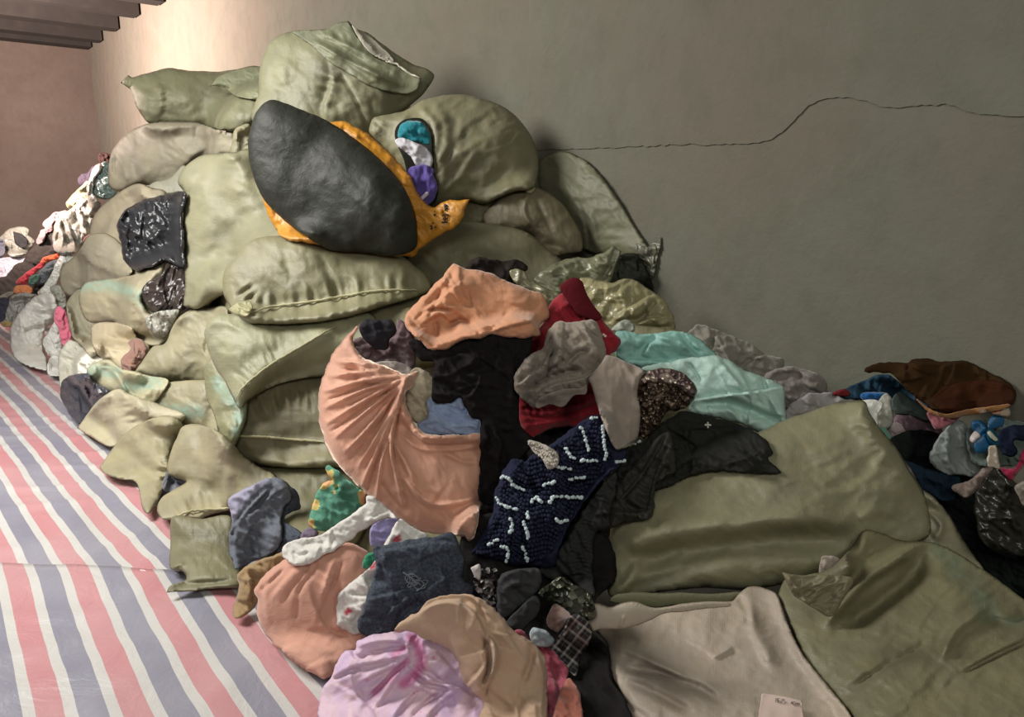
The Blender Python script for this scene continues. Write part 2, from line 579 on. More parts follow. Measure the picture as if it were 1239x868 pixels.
    f = np.minimum(f, m - 0.0015 * np.minimum(1, edge * 3))
    f = np.where(rim, m, f)
    for _ in range(relax):
        f = np.where(rim, f, 0.5 * f + 0.5 * avg(f))
    back = np.minimum(m + tb * tf * prof, np.maximum(B - gap * 0.5, m))
    for _ in range(6):
        back = np.where(rim, back, np.minimum(avg(back), back))
    back = np.maximum(back, m)
    back = np.where(rim, m, back)
    # mesh
    Pf = point(V[:, 0], V[:, 1], f)
    inner = np.where(~rim)[0]
    bi = np.arange(n); bi[inner] = n + np.arange(len(inner))
    Pb = point(V[inner, 0], V[inner, 1], back[inner] + 0.001)
    PP = np.vstack([Pf, Pb])
    T2 = bi[tris][:, ::-1]
    # front faces look at the camera: image y runs down, so ordering flips
    faces = np.vstack([tris[:, ::-1], T2[:, ::1]])
    faces = np.vstack([tris[:, ::-1], bi[tris]])
    org = PP.mean(0); org[2] = PP[:, 2].min()
    me = bpy.data.meshes.new(name)
    me.vertices.add(len(PP)); me.vertices.foreach_set('co', (PP - org).ravel())
    nf = len(faces)
    me.loops.add(nf * 3); me.loops.foreach_set('vertex_index', faces.ravel().astype(np.int32))
    me.polygons.add(nf)
    me.polygons.foreach_set('loop_start', np.arange(nf, dtype=np.int32) * 3)
    me.polygons.foreach_set('use_smooth', np.ones(nf, bool))
    me.update(calc_edges=True)
    uvl = me.uv_layers.new(name='UVMap')
    UU = np.vstack([UV, UV[inner]])
    uvl.data.foreach_set('uv', UU[faces.ravel()].ravel())
    if paint:
        mk = np.zeros(n)
        for pa in paint:
            if pa[1] == 'area':
                poly = smooth_closed(px(pa[0]), 3)
                ins = inside(poly, V)
                dd, _, _ = seg_dist(np.vstack([poly, poly[:1]]), V)
                soft_ = pa[2] if len(pa) > 2 else 2.0
                mk = np.maximum(mk, np.clip(0.5 + np.where(ins, dd, -dd) / soft_, 0, 1))
            else:
                line = smooth_open(px(pa[0]), 4)
                dd, _, _ = seg_dist(line, V)
                mk = np.maximum(mk, np.clip(1.4 - dd / pa[1], 0, 1) * (pa[2] if len(pa) > 2 else 1))
        at = me.attributes.new('m1', 'FLOAT', 'POINT')
        at.data.foreach_set('value', np.concatenate([mk, mk[inner]]))
    me.materials.append(mat)
    ob = bpy.data.objects.new(name, me)
    COL.objects.link(ob)
    ob.location = org
    buf_add(V[:, 0], V[:, 1], f, tris)
    return finish(ob, name, label, cat, group, parent, kind)

def tube_mesh(name, P3, R, mat, sides=7, flat=1.0):
    P3 = np.asarray(P3); n = len(P3)
    T = np.gradient(P3, axis=0); T /= np.linalg.norm(T, axis=1)[:, None] + 1e-9
    up = np.array([0.11, -0.95, 0.3])
    A = np.cross(T, up); A /= np.linalg.norm(A, axis=1)[:, None] + 1e-9
    Bn = np.cross(T, A)
    org = P3.mean(0)
    vs, fs = [], []
    for i in range(n):
        r = R[i] if hasattr(R, '__len__') else R
        for j in range(sides):
            an = 2 * math.pi * j / sides
            vs.append(P3[i] + A[i] * math.cos(an) * r + Bn[i] * math.sin(an) * r * flat - org)
    for i in range(n - 1):
        for j in range(sides):
            fs.append((i * sides + j, i * sides + (j + 1) % sides, (i + 1) * sides + (j + 1) % sides, (i + 1) * sides + j))
    fs.append(tuple(range(sides))[::-1]); fs.append(tuple((n - 1) * sides + j for j in range(sides)))
    me = bpy.data.meshes.new(name)
    me.from_pydata([tuple(v) for v in vs], [], fs)
    me.polygons.foreach_set('use_smooth', np.ones(len(fs), bool))
    me.materials.append(mat)
    ob = bpy.data.objects.new(name, me)
    COL.objects.link(ob)
    ob.location = org
    return ob
def cord(name, pts, r, mat, parent=None, label=None, cat=None, wob=0.0, step=2.5, taper=True, **kw):
    line = smooth_open(px(pts), step)
    z = buf_at(line[:, 0], line[:, 1])
    for _ in range(3):
        z = np.minimum(z, np.convolve(np.pad(z, 2, 'edge'), np.ones(5) / 5, 'valid'))
    P3 = point(line[:, 0], line[:, 1], z - r * 0.4)
    n = len(P3)
    if wob:
        rs = np.random.RandomState(n + 3)
        P3 = P3 + rs.normal(size=P3.shape) * wob
    t = np.linspace(0, 1, n)
    R = r * (np.clip(np.minimum(t, 1 - t) * 8, 0.35, 1) if taper else np.ones(n))
    ob = tube_mesh(name, P3, R, mat)
    return finish(ob, name, label, cat, kw.get('group'), parent, kw.get('kind'))
def beads(name, lines, r, spacing, mat, parent=None, label=None, kind='stuff', jit=0.5, cat=None):
    """little yarn stitches, sequins or beads set on the surface along lines"""
    import bmesh
    bm = bmesh.new(); rs = random.Random(len(lines) * 7 + 1)
    pts3 = []; zz = []
    for ln in lines:
        L = smooth_open(px(ln), spacing)
        for x, y in L:
            x += rs.uniform(-jit, jit); y += rs.uniform(-jit, jit)
            z = float(buf_at(np.array([x]), np.array([y]))[0])
            zz.append(z)
            pts3.append(point(np.array([x]), np.array([y]), np.array([z - r * 0.5]))[0])
    P2 = np.array([q_ for ln in lines for q_ in smooth_open(px(ln), spacing)])
    for ox_ in (-2, 0, 2):
        for oy_ in (-2, 0, 2):
            i_ = np.clip(((P2[:, 0] + ox_ - BX0) / BS).round().astype(int), 0, BW - 1); j_ = np.clip(((P2[:, 1] + oy_ - BY0) / BS).round().astype(int), 0, BH - 1)
            BUF[j_, i_] = np.minimum(BUF[j_, i_], np.array(zz) - 2.0 * r)
    org = np.mean(pts3, 0)
    for p in pts3:
        g = bmesh.ops.create_icosphere(bm, subdivisions=1, radius=r * rs.uniform(0.7, 1.2))
        bmesh.ops.translate(bm, verts=g['verts'], vec=Vector(p - org))
    me = bpy.data.meshes.new(name); bm.to_mesh(me); bm.free()
    me.polygons.foreach_set('use_smooth', np.ones(len(me.polygons), bool))
    me.materials.append(mat)
    ob = bpy.data.objects.new(name, me); COL.objects.link(ob); ob.location = org
    return finish(ob, name, label, cat, None, parent, kind)

# ------------------------------------------------------------------ the room
def mesh_obj(name, verts, faces, mat, parent=None, kind='structure', smooth=False, loc=None):
    org = np.mean(np.array(verts), 0) if loc is None else np.array(loc)
    me = bpy.data.meshes.new(name)
    me.from_pydata([tuple(np.array(v) - org) for v in verts], [], faces)
    if smooth:
        me.polygons.foreach_set('use_smooth', np.ones(len(me.polygons), bool))
    me.materials.append(mat)
    ob = bpy.data.objects.new(name, me); COL.objects.link(ob); ob.location = org
    if parent is not None:
        ob.parent = parent; ob.location = Vector(org) - parent.location
    elif kind:
        ob['kind'] = kind
    return ob
def slab(name, s0, s1, n0, n1, z0, z1, mat, **kw):
    v = [sn(s, n, z) for z in (z0, z1) for (s, n) in ((s0, n0), (s1, n0), (s1, n1), (s0, n1))]
    f = [(0, 1, 2, 3), (7, 6, 5, 4), (0, 4, 5, 1), (1, 5, 6, 2), (2, 6, 7, 3), (3, 7, 4, 0)]
    return mesh_obj(name, v, f, mat, **kw)

def plaster(name, col, col2, col3):
    t = NT(name)
    ob = t.obj()
    n1 = t.noise(ob, 0.9, 5, 0.6, 0.4)
    n2 = t.noise(ob, 4.5, 6, 0.7)
    base = t.mix(t.ramp(n1, [(0.38, 0.0), (0.62, 1.0)]), lin(col), lin(col2))
    base = t.mix(t.ramp(n2, [(0.45, 0.0), (0.72, 0.55)]), base, lin(col3))
    t.l(base, t.b.inputs['Base Color'])
    t.b.inputs['Roughness'].default_value = 0.92
    t.b.inputs['Specular IOR Level'].default_value = 0.15
    nb = t.bump(t.noise(ob, 2.2, 6, 0.65), 0.35, 0.06)
    nb = t.bump(t.noise(ob, 40, 4, 0.7), 0.25, 0.006, nb)
    t.l(nb, t.b.inputs['Normal'])
    return t.m
m_wall = plaster('rough_plaster', '6c6c60', '6d675c', '5d5e51')
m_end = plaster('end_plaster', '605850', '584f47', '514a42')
t = NT('concrete_floor'); ob_ = t.obj()
t.l(t.ramp(t.noise(ob_, 3, 5), [(0.3, lin('4c4943')), (0.7, lin('6a665d'))]), t.b.inputs['Base Color'])
t.b.inputs['Roughness'].default_value = 0.9
m_floor = t.m
t = NT('dark_timber'); ob_ = t.obj()
t.l(t.ramp(t.noise(ob_, 5, 5), [(0.3, lin('15120e')), (0.7, lin('221e17'))]), t.b.inputs['Base Color'])
t.b.inputs['Roughness'].default_value = 0.8
m_beam = t.m

slab('floor', -3.2, END_S + 0.2, -6, WALL_N + 0.2, -0.2, 0.0, m_floor)
wall = slab('wall_right', -3.2, END_S + 0.2, WALL_N, WALL_N + 0.2, 0, CEIL + 0.2, m_wall)
slab('wall_back', END_S, END_S + 0.2, -6, WALL_N, 0, CEIL + 0.2, m_end)
slab('ceiling', -3.2, END_S, -6, WALL_N, CEIL, CEIL + 0.2, m_beam)

# skim coat above the ragged plaster joint on the long wall
jt = px(['_', (640, 182), (683, 181), (760, 178), (800, 176), (860, 175), (905, 174), (935, 168), (952, 156), (966, 142), (985, 124),
         (1020, 118), (1050, 122), (1072, 130), (1110, 129), (1150, 127), (1180, 137), (1239, 141), (1300, 140), (1400, 150)])
JL = smooth_open(jt, 6)
rs = np.random.RandomState(4)
JL[:, 1] += rs.normal(size=len(JL)) * 0.7
bot = at_wall(JL[:, 0], JL[:, 1])
vv, ff = [], []
T_ = 0.007
for p in bot:
    s_ = float(p @ WD)
    vv += [sn(s_, WALL_N - T_, p[2]), sn(s_, WALL_N - T_, CEIL), sn(s_, WALL_N - 0.0005, p[2] + 0.002), sn(s_, WALL_N - 0.0005, CEIL)]
for i in range(len(bot) - 1):
    a, b = 4 * i, 4 * i + 4
    ff += [(a, b, b + 1, a + 1), (a + 2, b + 2, b, a), (a + 3, a + 1, b + 1, b + 3)]
n_ = 4 * (len(bot) - 1)
ff += [(0, 1, 3, 2), (n_, n_ + 2, n_ + 3, n_ + 1)]
mesh_obj('plaster_layer', vv, ff, m_wall, parent=wall)

# roof timbers running from the long wall
for i, (x, y) in enumerate([(201, 3), (171, 18.5), (146, 35.5), (126, 49.5), (107, 61)]):
    p = at_wall(x, y)
    s_ = float(p @ WD); z_ = float(p[2])
    w_ = 0.26 if i < 4 else 0.30
    s_ = min(s_, END_S - w_ - 0.01)
    slab('roof_beam', s_ - 0.02, s_ + w_, -5.9, WALL_N - 0.03, z_, min(z_ + 0.24, CEIL - 0.002), m_beam, kind=None)
beams = [o for o in bpy.data.objects if o.name.startswith('roof_beam')]
beams.sort(key=lambda o: -(o.location.x * WD[0] + o.location.y * WD[1]))
for o, w_ in zip(beams, ['beam against the far end wall, the farthest of all', 'beam second from the far end wall', 'beam third from the far end wall', 'beam fourth from the far end wall', 'beam nearest the camera at the top edge of the photo']):
    o['label'] = 'dark brown timber roof ' + w_
    o['category'] = 'beam'; o['group'] = 'roof beams'

# striped tarpaulins on the floor; stripes run along the wall (n coordinate)
def tarp_mat(name, off, ang):
    t = NT(name)
    uv = t.uv()
    sp = t.sepv(uv)
    nz = t.math('MULTIPLY', t.math('SUBTRACT', t.noise(uv, 2.2, 2), 0.5), 0.018)
    n = t.math('ADD', t.math('ADD', sp[1], t.math('MULTIPLY', sp[0], ang)), nz)
    f = t.math('FRACT', t.math('DIVIDE', t.math('ADD', n, -off), 0.217))
    white, pink, grey = lin('c6c4c0'), lin('c0868a'), lin('878695')
    base = t.ramp(f, [(0.0, pink), (0.338, white), (0.495, grey), (0.845, white)], 'CONSTANT')
    t.l(t.mix(t.ramp(t.noise(uv, 1.4, 4), [(0.4, 0.0), (0.7, 0.22)]), base, lin('c9c6c6')), t.b.inputs['Base Color'])
    t.b.inputs['Roughness'].default_value = 0.36
    t.b.inputs['Specular IOR Level'].default_value = 0.5
    nb = t.bump(t.noise(uv, 5, 5, 0.6, 0.8), 0.35, 0.03)
    nb = t.bump(t.wave(uv, 120, 'X'), 0.06, 0.001, nb)
    t.l(nb, t.b.inputs['Normal'])
    return t.m
def on_floor(x, y):
    r = ray(x, y)
    return np.array([0, 0, CAMH]) + r * (CAMH / -r[2])
def tarp(name, s0, s1, n0, n1, base, mat, label, edge=None, seed=1.0, top=None):
    NS, NN = int((s1 - s0) / 0.035), int((n1 - n0) / 0.035)
    S, Nn = np.meshgrid(np.linspace(s0, s1, NS + 1), np.linspace(n0, n1, NN + 1), indexing='ij')
    if edge is not None:
        S = edge(S, Nn)
    q = np.stack([S.ravel() * 0.9, Nn.ravel() * 1.6, np.full(S.size, seed)], -1)
    h = 0.5 + 0.5 * pnoise(q * 1.3)
    rd = np.abs(pnoise(q * np.array([3.2, 1.4, 1]) + 5.0))
    z = base + 0.016 * np.clip(h, 0, 1) + 0.012 * np.exp(-(rd / 0.2) ** 2)
    if top is not None:
        z = z + top(S, Nn).ravel()
    v = [sn(a, b, c) for a, b, c in zip(S.ravel(), Nn.ravel(), z)]
    v2 = [(a, b, c - 0.0015) for a, b, c in v]
    nv = len(v)
    idx = np.arange(nv).reshape(S.shape)
    f = []
    for i in range(NS):
        for j in range(NN):
            q4 = (idx[i, j], idx[i + 1, j], idx[i + 1, j + 1], idx[i, j + 1])
            f.append(q4); f.append(tuple(nv + k_ for k_ in q4[::-1]))
    rim_ = list(idx[:, 0]) + list(idx[-1, 1:]) + list(idx[:-1, -1][::-1]) + list(idx[0, 1:-1][::-1])
    for a, b in zip(rim_, rim_[1:] + rim_[:1]):
        f.append((b, a, nv + a, nv + b))
    ob = mesh_obj(name, v + v2, f, mat, kind=None, smooth=True)
    uvl = ob.data.uv_layers.new(name='UVMap')
    UVv = np.stack([np.tile(S.ravel(), 2), np.tile(Nn.ravel(), 2)], -1)
    li = np.empty(len(ob.data.loops), np.int32); ob.data.loops.foreach_get('vertex_index', li)
    uvl.data.foreach_set('uv', UVv[li].ravel())
    ob['label'] = label; ob['category'] = 'tarpaulin'; ob['group'] = 'striped tarpaulins on the floor'
    return ob
# joint between the two sheets, read off two floor points
e1, e2 = on_floor(0, 686), on_floor(208, 698)
se1, ne1, se2, ne2 = e1 @ WD, e1 @ WN, e2 @ WD, e2 @ WN
def joint(nn):
    return se1 + (se2 - se1) * (nn - ne1) / (ne2 - ne1)
def far_edge(S, Nn):
    j = joint(Nn) - 0.10
    t0 = (S - 2.0) / 9.5
    return j + t0 * (11.5 - j)
def near_edge(S, Nn):
    j = joint(Nn)
    t0 = (S + 1.5) / 3.5
    return -1.5 + t0 * (j + 1.5)
tarp('tarpaulin', 2.0, 11.5, -2.6, 1.6, 0.002, tarp_mat('tarp_far', 0.351, 0.03),
     'pink, white and grey striped tarpaulin running away along the sack stack', edge=far_edge, seed=2.2)
tarp('tarpaulin', -1.5, 2.0, -2.6, 1.6, 0.012, tarp_mat('tarp_near', 0.082, -0.045),
     'pink, white and grey striped tarpaulin nearest the camera, its top edge overlapping the farther sheet',
     edge=near_edge, seed=2.2, top=lambda S, Nn: 0.012 * np.exp(-((S - joint(Nn) + 0.20) / 0.12) ** 2))
BUF[:] = np.minimum(BUF, np.where(ray(gx_, gy_)[..., 2] < -1e-3, (CAMH - 0.045) / np.maximum(-ray(gx_, gy_)[..., 2], 1e-3), 1e9))

# ------------------------------------------------------------------ where the heap's face lies
def D(x, y, off=0.12):
    r = ray(x, y)
    n, u = float(r @ WN), float(r[2])
    num = 1.8 + 0.3 * min(max((140 - x) / 80, 0), 1.3)
    zl = num / (n - 0.5 * u)
    zr = float(np.interp(y, [30, 180, 340, 450, 560, 700], [4.4, 4.15, 3.65, 3.45, 3.3, 3.2]))
    w = min(max((x - 330) / 120, 0), 1)
    return (zl * (1 - w) + zr * w) + off

OL = '928f77'                                        # olive woven sack
SACKS = 'woven sacks in the big stack'
_sk = {}
PALE = ('98988a', 'a8a08c', 'a5a08e', 'a8a590', '9c9680', 'aca18a', 'a9a68c', 'aca790', '979279', '938f76', '949078', '948f7e')
def sackmat(col=OL, paint='8aa898', rough=None):
    kw_ = {'rough': rough} if rough else {}
    if col in PALE:                                  # paler weave, base colour raised
        kw_['gain'] = 1.28
    return M('sack', col, paint, **kw_)
def sack(label, pts, at, col=OL, off=0.12, folds=(), noise=None, group=SACKS, name='woven_sack', **kw):
    kw.setdefault('gx', -0.10 if at[0] < 300 else -0.03)
    kw.setdefault('gy', -0.06)
    kw.setdefault('k', 0.8)
    kw.setdefault('FA', 0.6)
    kw.setdefault('FW', 1.1)
    d = kw.pop('d', None) or D(at[0], at[1], off)
    xs_ = [q_[0] for q_ in px(pts)]; ys_ = [q_[1] for q_ in px(pts)]
    sz_ = math.sqrt(max(1, (max(xs_) - min(xs_)) * (max(ys_) - min(ys_))))
    kw.setdefault('wr', (min(12, 3 + sz_ / 16), sz_ * 0.32, max(1.6, sz_ * 0.013), 0.007 * (d / 4.0), 60, 60))
    nz = noise if noise is not None else ((0.035, 0.30), (0.010, 0.11, 20, 1.6, True), (0.004, 0.04, 70, 2.5, True))
    return soft(name, pts, kw.pop('mat', None) or sackmat(col), d=d, label=label, cat='sack', group=group, folds=folds, noise=nz, **kw)
CL = ((0.014, 0.12), (0.016, 0.06, 30, 2.4, True), (0.007, 0.025, 50, 2.2, True))
HC = 'loose clothes and bags at the far end of the heap'
def bag(name, label, pts, mat, at=None, d=None, cat='clothing', off=0.1, group=None, **kw):
    if d is None:
        d = D(at[0], at[1], off)
    kw.setdefault('noise', CL)
    kw.setdefault('k', 0.6)
    if cat in ('clothing', 'decoration', 'ribbon'):
        kw['k'] *= 0.7
        kw.setdefault('e', 0.4)
    kw.setdefault('FA', 1.35)
    kw.setdefault('rag', 1.5 if len(pts) > 9 else 0.8)
    if d < 4.2: kw.setdefault('step', 1.9)
    kw.setdefault('FW', 0.75)
    xs_ = [q_[0] for q_ in px(pts)]; ys_ = [q_[1] for q_ in px(pts)]
    sz_ = math.sqrt(max(1, (max(xs_) - min(xs_)) * (max(ys_) - min(ys_))))
    kw.setdefault('wr', (min(18, 4 + sz_ / 9), sz_ * 0.45, max(1.3, sz_ * 0.014), 0.011 * (d / 3.0) * min(1.5, sz_ / 70 + 0.3), 45, 70))
    kw['folds'] = [(f_[0], f_[1], f_[2], 's') if len(f_) == 3 and f_[2] >= 0.012 else f_ for f_ in kw.get('folds', ())]
    return soft(name, pts, mat, d=d, label=label, cat=cat, group=group, **kw)
SEAM = M('cloth', 'b9b48f')


# sacks buried inside the stack, seen only through its gaps
for lb, pt, at_, dd_ in (
        ('olive sack buried deep in the stack behind the peach velvet bundle, seen only in gaps', [(420, 400), (560, 380), (690, 400), (700, 520), (600, 580), (450, 560)], (560, 470), 3.95),
        ('olive sack buried in the stack behind the horizontal stitched sack, seen only in gaps', [(310, 320), (420, 300), (540, 330), (550, 430), (430, 450), (310, 430)], (430, 380), 4.35),
        ('olive sack buried at the bottom behind the dark shaded sack, seen only in gaps', [(290, 520), (420, 500), (620, 520), (660, 640), (600, 700), (400, 690), (300, 620)], (450, 600), 3.85),
        ('olive sack buried behind the foot of the tall upright sack, seen only in gaps', [(180, 350), (250, 330), (340, 360), (350, 460), (260, 480), (190, 440)], (270, 410), 5.2),
        ('olive sack buried behind the shiny black garbage bag, seen only in gaps', [(120, 300), (200, 240), (260, 260), (250, 380), (170, 400), (120, 370)], (190, 320), 6.7),
        ('olive sack buried behind the small floor sacks at the left, seen only in gaps', [(100, 440), (200, 420), (300, 450), (300, 560), (220, 580), (140, 520)], (200, 500), 5.0),
        ('olive sack buried behind the black and yellow bag, seen only in gaps', [(280, 140), (420, 110), (540, 160), (560, 290), (430, 320), (300, 300)], (420, 220), 5.0)):
    sack(lb, ['_'] + pt, at_, d=dd_, step=6, k=0.7)

# ================================================================== far left end of the heap
bag('plastic_sheet', 'crumpled white plastic sheet on the floor at the left edge, below the round white bag',
    ['a', (-60, 570), (100, 550), (220, 548), (240, 570), (180, 640), (90, 700), (40, 790), (-60, 800)], M('plastic', 'a9a7b0'),
    d=9.8, cat='sheet', k=0.3, gy=-0.5)
b = bag('plastic_bag', 'round white plastic bag with a dark hollow mouth at the far left end',
    ['a', (-20, 450), (0, 370), (60, 310), (110, 275), (180, 262), (250, 265), (285, 300), (275, 345), (322, 400), (300, 445), (265, 505), (200, 545), (110, 548), (40, 500)],
    M('plastic', '93958a'), d=10.6, cat='bag', k=0.8)
soft('bag_mouth', ['a', (125, 310, 1), (190, 330), (240, 365), (262, 420), (225, 465), (180, 450), (150, 432), (130, 380)], M('cloth', '383838'), parent=b, k=0.3, noise=((0.03, 0.1),), label='dark clothing showing in the mouth of the bag')
bag('clothing', 'slate blue cloth at the left edge beside the round white bag', ['a', (-50, 380), (10, 380), (40, 440), (50, 510), (20, 540), (-50, 540)], M('cloth', '5a5d6a'), d=10.3, group=HC)
bag('clothing', 'long heap of black clothes sloping down to the left edge of the photo',
    ['a', (-60, 770), (70, 728), (90, 690), (150, 630), (230, 590), (250, 530), (330, 450), (380, 400), (430, 330), (500, 235), (560, 250), (600, 400), (580, 560), (480, 700), (400, 867), (200, 960), (100, 1000), (-60, 1000)],
    M('cloth', '3b3733'), d=8.9, group=HC, k=0.5, gx=-0.4)
bag('clothing', 'dusty pink garment draped at the top of the black clothes at the far end',
    ['a', (340, 420), (350, 370), (380, 310), (420, 285), (405, 240), (450, 180), (500, 140), (600, 115), (640, 150), (560, 210), (510, 235), (490, 300), (440, 330), (420, 390), (370, 430)],
    M('cloth', '9a8180'), d=8.8, group=HC)
bag('clothing', 'deep red garment in a diagonal strip on the black clothes',
    ['a', (150, 790), (190, 745), (260, 690), (330, 640), (370, 600), (440, 590), (400, 650), (320, 710), (270, 770), (250, 815), (180, 822)], M('cloth', 'b23a42'), d=8.5, group=HC)
bag('clothing', 'bright orange garment above the slate cloth at the far end',
    ['a', (370, 605), (400, 560), (470, 530), (555, 518), (550, 565), (480, 590), (420, 610)], M('cloth', 'e0663f'), d=8.4, group=HC)
bag('clothing', 'dark slate cloth between the red garment and the white plastic strip',
    ['a', (350, 800), (355, 720), (400, 650), (460, 605), (545, 568), (530, 640), (470, 710), (430, 790)], M('cloth', '5c6468'), d=8.3, group=HC)
bag('clothing', 'small teal cloth beside the red garment', ['a', (270, 760), (300, 720), (370, 715), (365, 770), (320, 810), (275, 800)], M('cloth', '55786a'), d=8.25, group=HC)
bag('clothing', 'small orange peach cloth under the red garment', ['b', (120, 100), (150, 45), (240, 35), (300, 70), (290, 115), (200, 125), (140, 120)], M('cloth', 'd98a5c'), d=8.1, group=HC)
bag('clothing', 'cream brown strip of cloth at the left edge', ['b', (-60, 190), (0, 140), (60, 105), (120, 95), (130, 125), (60, 170), (0, 200)], M('cloth', '9d9484'), d=8.3, group=HC)
bag('clothing', 'navy cloth at the left edge above the tarpaulin', ['b', (-60, 190), (60, 160), (95, 200), (60, 300), (30, 370), (-60, 390)], M('cloth', '43424f'), d=8.2, group=HC)
bag('plastic_bag', 'shiny clear plastic bag with white glints beside the big white bag',
    ['b', (50, 330), (80, 210), (100, 140), (180, 110), (300, 120), (350, 145), (260, 230), (180, 320), (110, 420), (60, 400)],
    M('clear', 'b9bab4'), d=8.15, cat='bag', noise=((0.03, 0.07, 60, 1.6, True),))
bag('clothing', 'mustard scrap of cloth at the left edge beside the big white bag', ['b', (10, 400), (50, 370), (110, 390), (100, 430), (40, 430)], M('cloth', 'a08c5c'), d=8.1, group=HC)
bag('plastic_bag', 'long white plastic bag hanging down between the black clothes and a grey sack',
    ['a', (350, 880), (430, 790), (500, 660), (545, 560), (580, 520), (690, 540), (660, 600), (590, 650), (550, 740), (500, 870), (440, 960), (380, 930)],
    M('plastic', 'e0e2da'), d=8.0, cat='bag')
bag('plastic_bag', 'pale grey plastic bag crumpled above the pink cloth', ['b', (470, 60), (560, 40), (610, 130), (620, 240), (560, 260), (520, 230), (500, 160)], M('plastic', 'a5a69b'), d=7.8, cat='bag')
bag('plastic_bag', 'large white plastic bag standing on the tarpaulin at the left end of the heap',
    ['b', (110, 420), (180, 300), (280, 190), (360, 130), (440, 100), (500, 140), (535, 230), (510, 380), (440, 440), (405, 540), (400, 650), (435, 740), (440, 835), (350, 830), (240, 790), (150, 730), (100, 610), (90, 500)],
    M('plastic', 'e4e4dc', rough=0.45), d=8.0, cat='bag', k=0.8,
    folds=[(['b', (230, 480), (320, 450), (420, 440)], 4, -0.05), (['b', (260, 700), (330, 650), (400, 610)], 4, -0.06), (['b', (280, 380), (350, 360), (430, 350)], 3, 0.03), (['b', (330, 200), (410, 240)], 3, -0.04)])
bag('plastic_bag', 'slim white plastic bag between the large white bag and the pink cloth',
    ['b', (398, 570), (440, 490), (520, 375), (550, 450), (580, 590), (560, 740), (480, 730), (430, 660)], M('plastic', 'e6e6e0', rough=0.45), d=7.6, cat='bag')
bag('plastic_bag', 'small white plastic bag on the tarpaulin under the slim white bag',
    ['b', (440, 850), (445, 770), (490, 695), (550, 720), (600, 800), (600, 880), (520, 895), (460, 880)], M('plastic', 'e8eae4', rough=0.45), d=7.3, cat='bag')
bag('clothing', 'bright pink cloth hanging between white bags and a grey sack',
    ['b', (500, 350), (530, 250), (575, 240), (625, 290), (640, 400), (665, 530), (640, 590), (590, 600), (570, 560), (550, 450)], M('cloth', 'ea7f98'), d=7.2)
bag('plastic_bag', 'white plastic bag with pleats above the silver black bag',
    ['C', (272, 150), (290, 80), (320, 45), (360, 55), (410, 85), (450, 92), (490, 115), (510, 145), (460, 180), (420, 240), (340, 240), (285, 270)],
    M('plastic', 'd8d6c6', rough=0.45), d=6.9, cat='bag', k=0.7,
    folds=[(['C', (300, 150), (340, 180), (400, 230)], 2.2, 0.03), (['C', (320, 130), (370, 160), (420, 200)], 2.2, -0.03)])

# upper far left
bag('clothing', 'dark maroon scrap on top of the heap beside the pinkish lit sack', ['c', (450, 240), (470, 200), (500, 188), (570, 210), (600, 260), (530, 300), (470, 285)], M('cloth', '33211d'), at=(125, 190))
bag('clothing', 'dark purple scrap at the top edge of the heap left of the twisted bag', ['c', (262, 450), (295, 405), (350, 380), (400, 320), (430, 310), (420, 400), (370, 460), (320, 500), (280, 510)], M('cloth', '3d3640'), at=(105, 215))
sack('small olive sack behind the twisted neck of the pale plastic bag', ['c', (150, 680), (165, 640), (215, 585), (290, 510), (350, 455), (400, 470), (400, 640), (300, 720), (200, 730)], (95, 245), col='8f9078')
bag('plastic_bag', 'teal grey crumpled plastic inside the gap under the top left sacks', ['c', (400, 580), (420, 420), (470, 300), (540, 280), (600, 400), (640, 560), (540, 630), (460, 620)], M('plastic', '6f837c'), at=(125, 225), cat='bag')
b = bag('plastic_bag', 'pale grey plastic bag with a twisted upright neck at the left of the heap',
    ['a', (485, 440), (498, 340), (515, 240), (560, 170), (640, 110), (700, 60), (770, -20), 'c', (345, 620), (350, 540), (375, 420), (420, 330), (470, 290), (500, 310), (460, 390), (415, 470), (410, 560), (450, 620), (480, 700), (440, 780), 'a', (900, 130), (870, 230), (860, 350), (800, 430), (740, 490), (670, 525), (560, 525), (500, 480)],
    M('plastic', '8e8d82', rough=0.4), at=(92, 275), cat='bag', k=0.7,
    folds=[(['a', (560, 230), (620, 330), (640, 480)], 3, -0.05), (['a', (650, 260), (700, 400), (720, 500)], 3, 0.05), (['c', (390, 440), (360, 620), (300, 700)], 2.5, 0.05),
           (['a', (760, 120), (800, 180), (890, 170)], 3, -0.06)], noise=((0.05, 0.25), (0.03, 0.1, 70, 2, True)))
soft('clothing_showing', ['a', (775, 410), (790, 370), (825, 345), (858, 330), (862, 395), (820, 410)], M('cloth', '7a5148'), parent=b, k=0.2, label='brown cloth showing through a tear')

# ================================================================== the stack, back to front
sack('olive sack lying at the upper left top of the stack against the pink wall',
     ['A', (565, 388, 1), (580, 372), (600, 352, 1), (616, 362, 1), (700, 340), (790, 318), (850, 325), (900, 332), (1030, 335), (1100, 325), (1215, 312), (1260, 400), (1230, 520), (1170, 600), (1090, 615), (1000, 605), (880, 590), (800, 590), (700, 580), (640, 500), (612, 420, 1)],
     (235, 115), col='868770', gx=0.15, k=0.9, d=6.5,
     folds=[(['A', (612, 360), (606, 400), (630, 470)], 2, -0.04), (['A', (740, 400), (750, 470), (745, 520)], 5, 0.05), (['A', (1010, 390), (1090, 440), (1190, 465)], 3, -0.04)],
     pucker=[(['A', (740, 380), (770, 540)], 7, 0.02, 4)])
sack('short olive sack end with a flap, right of the upper left sack',
     ['A', (980, 410, 1), (1020, 360), (1090, 332), (1210, 310), (1260, 330), (1260, 480), (1190, 467), (1110, 452), (1050, 412), (1000, 402)], (280, 100), col='858a74', d=6.1,
     folds=[(['A', (1010, 400), (1080, 420), (1180, 460)], 2, -0.04)])
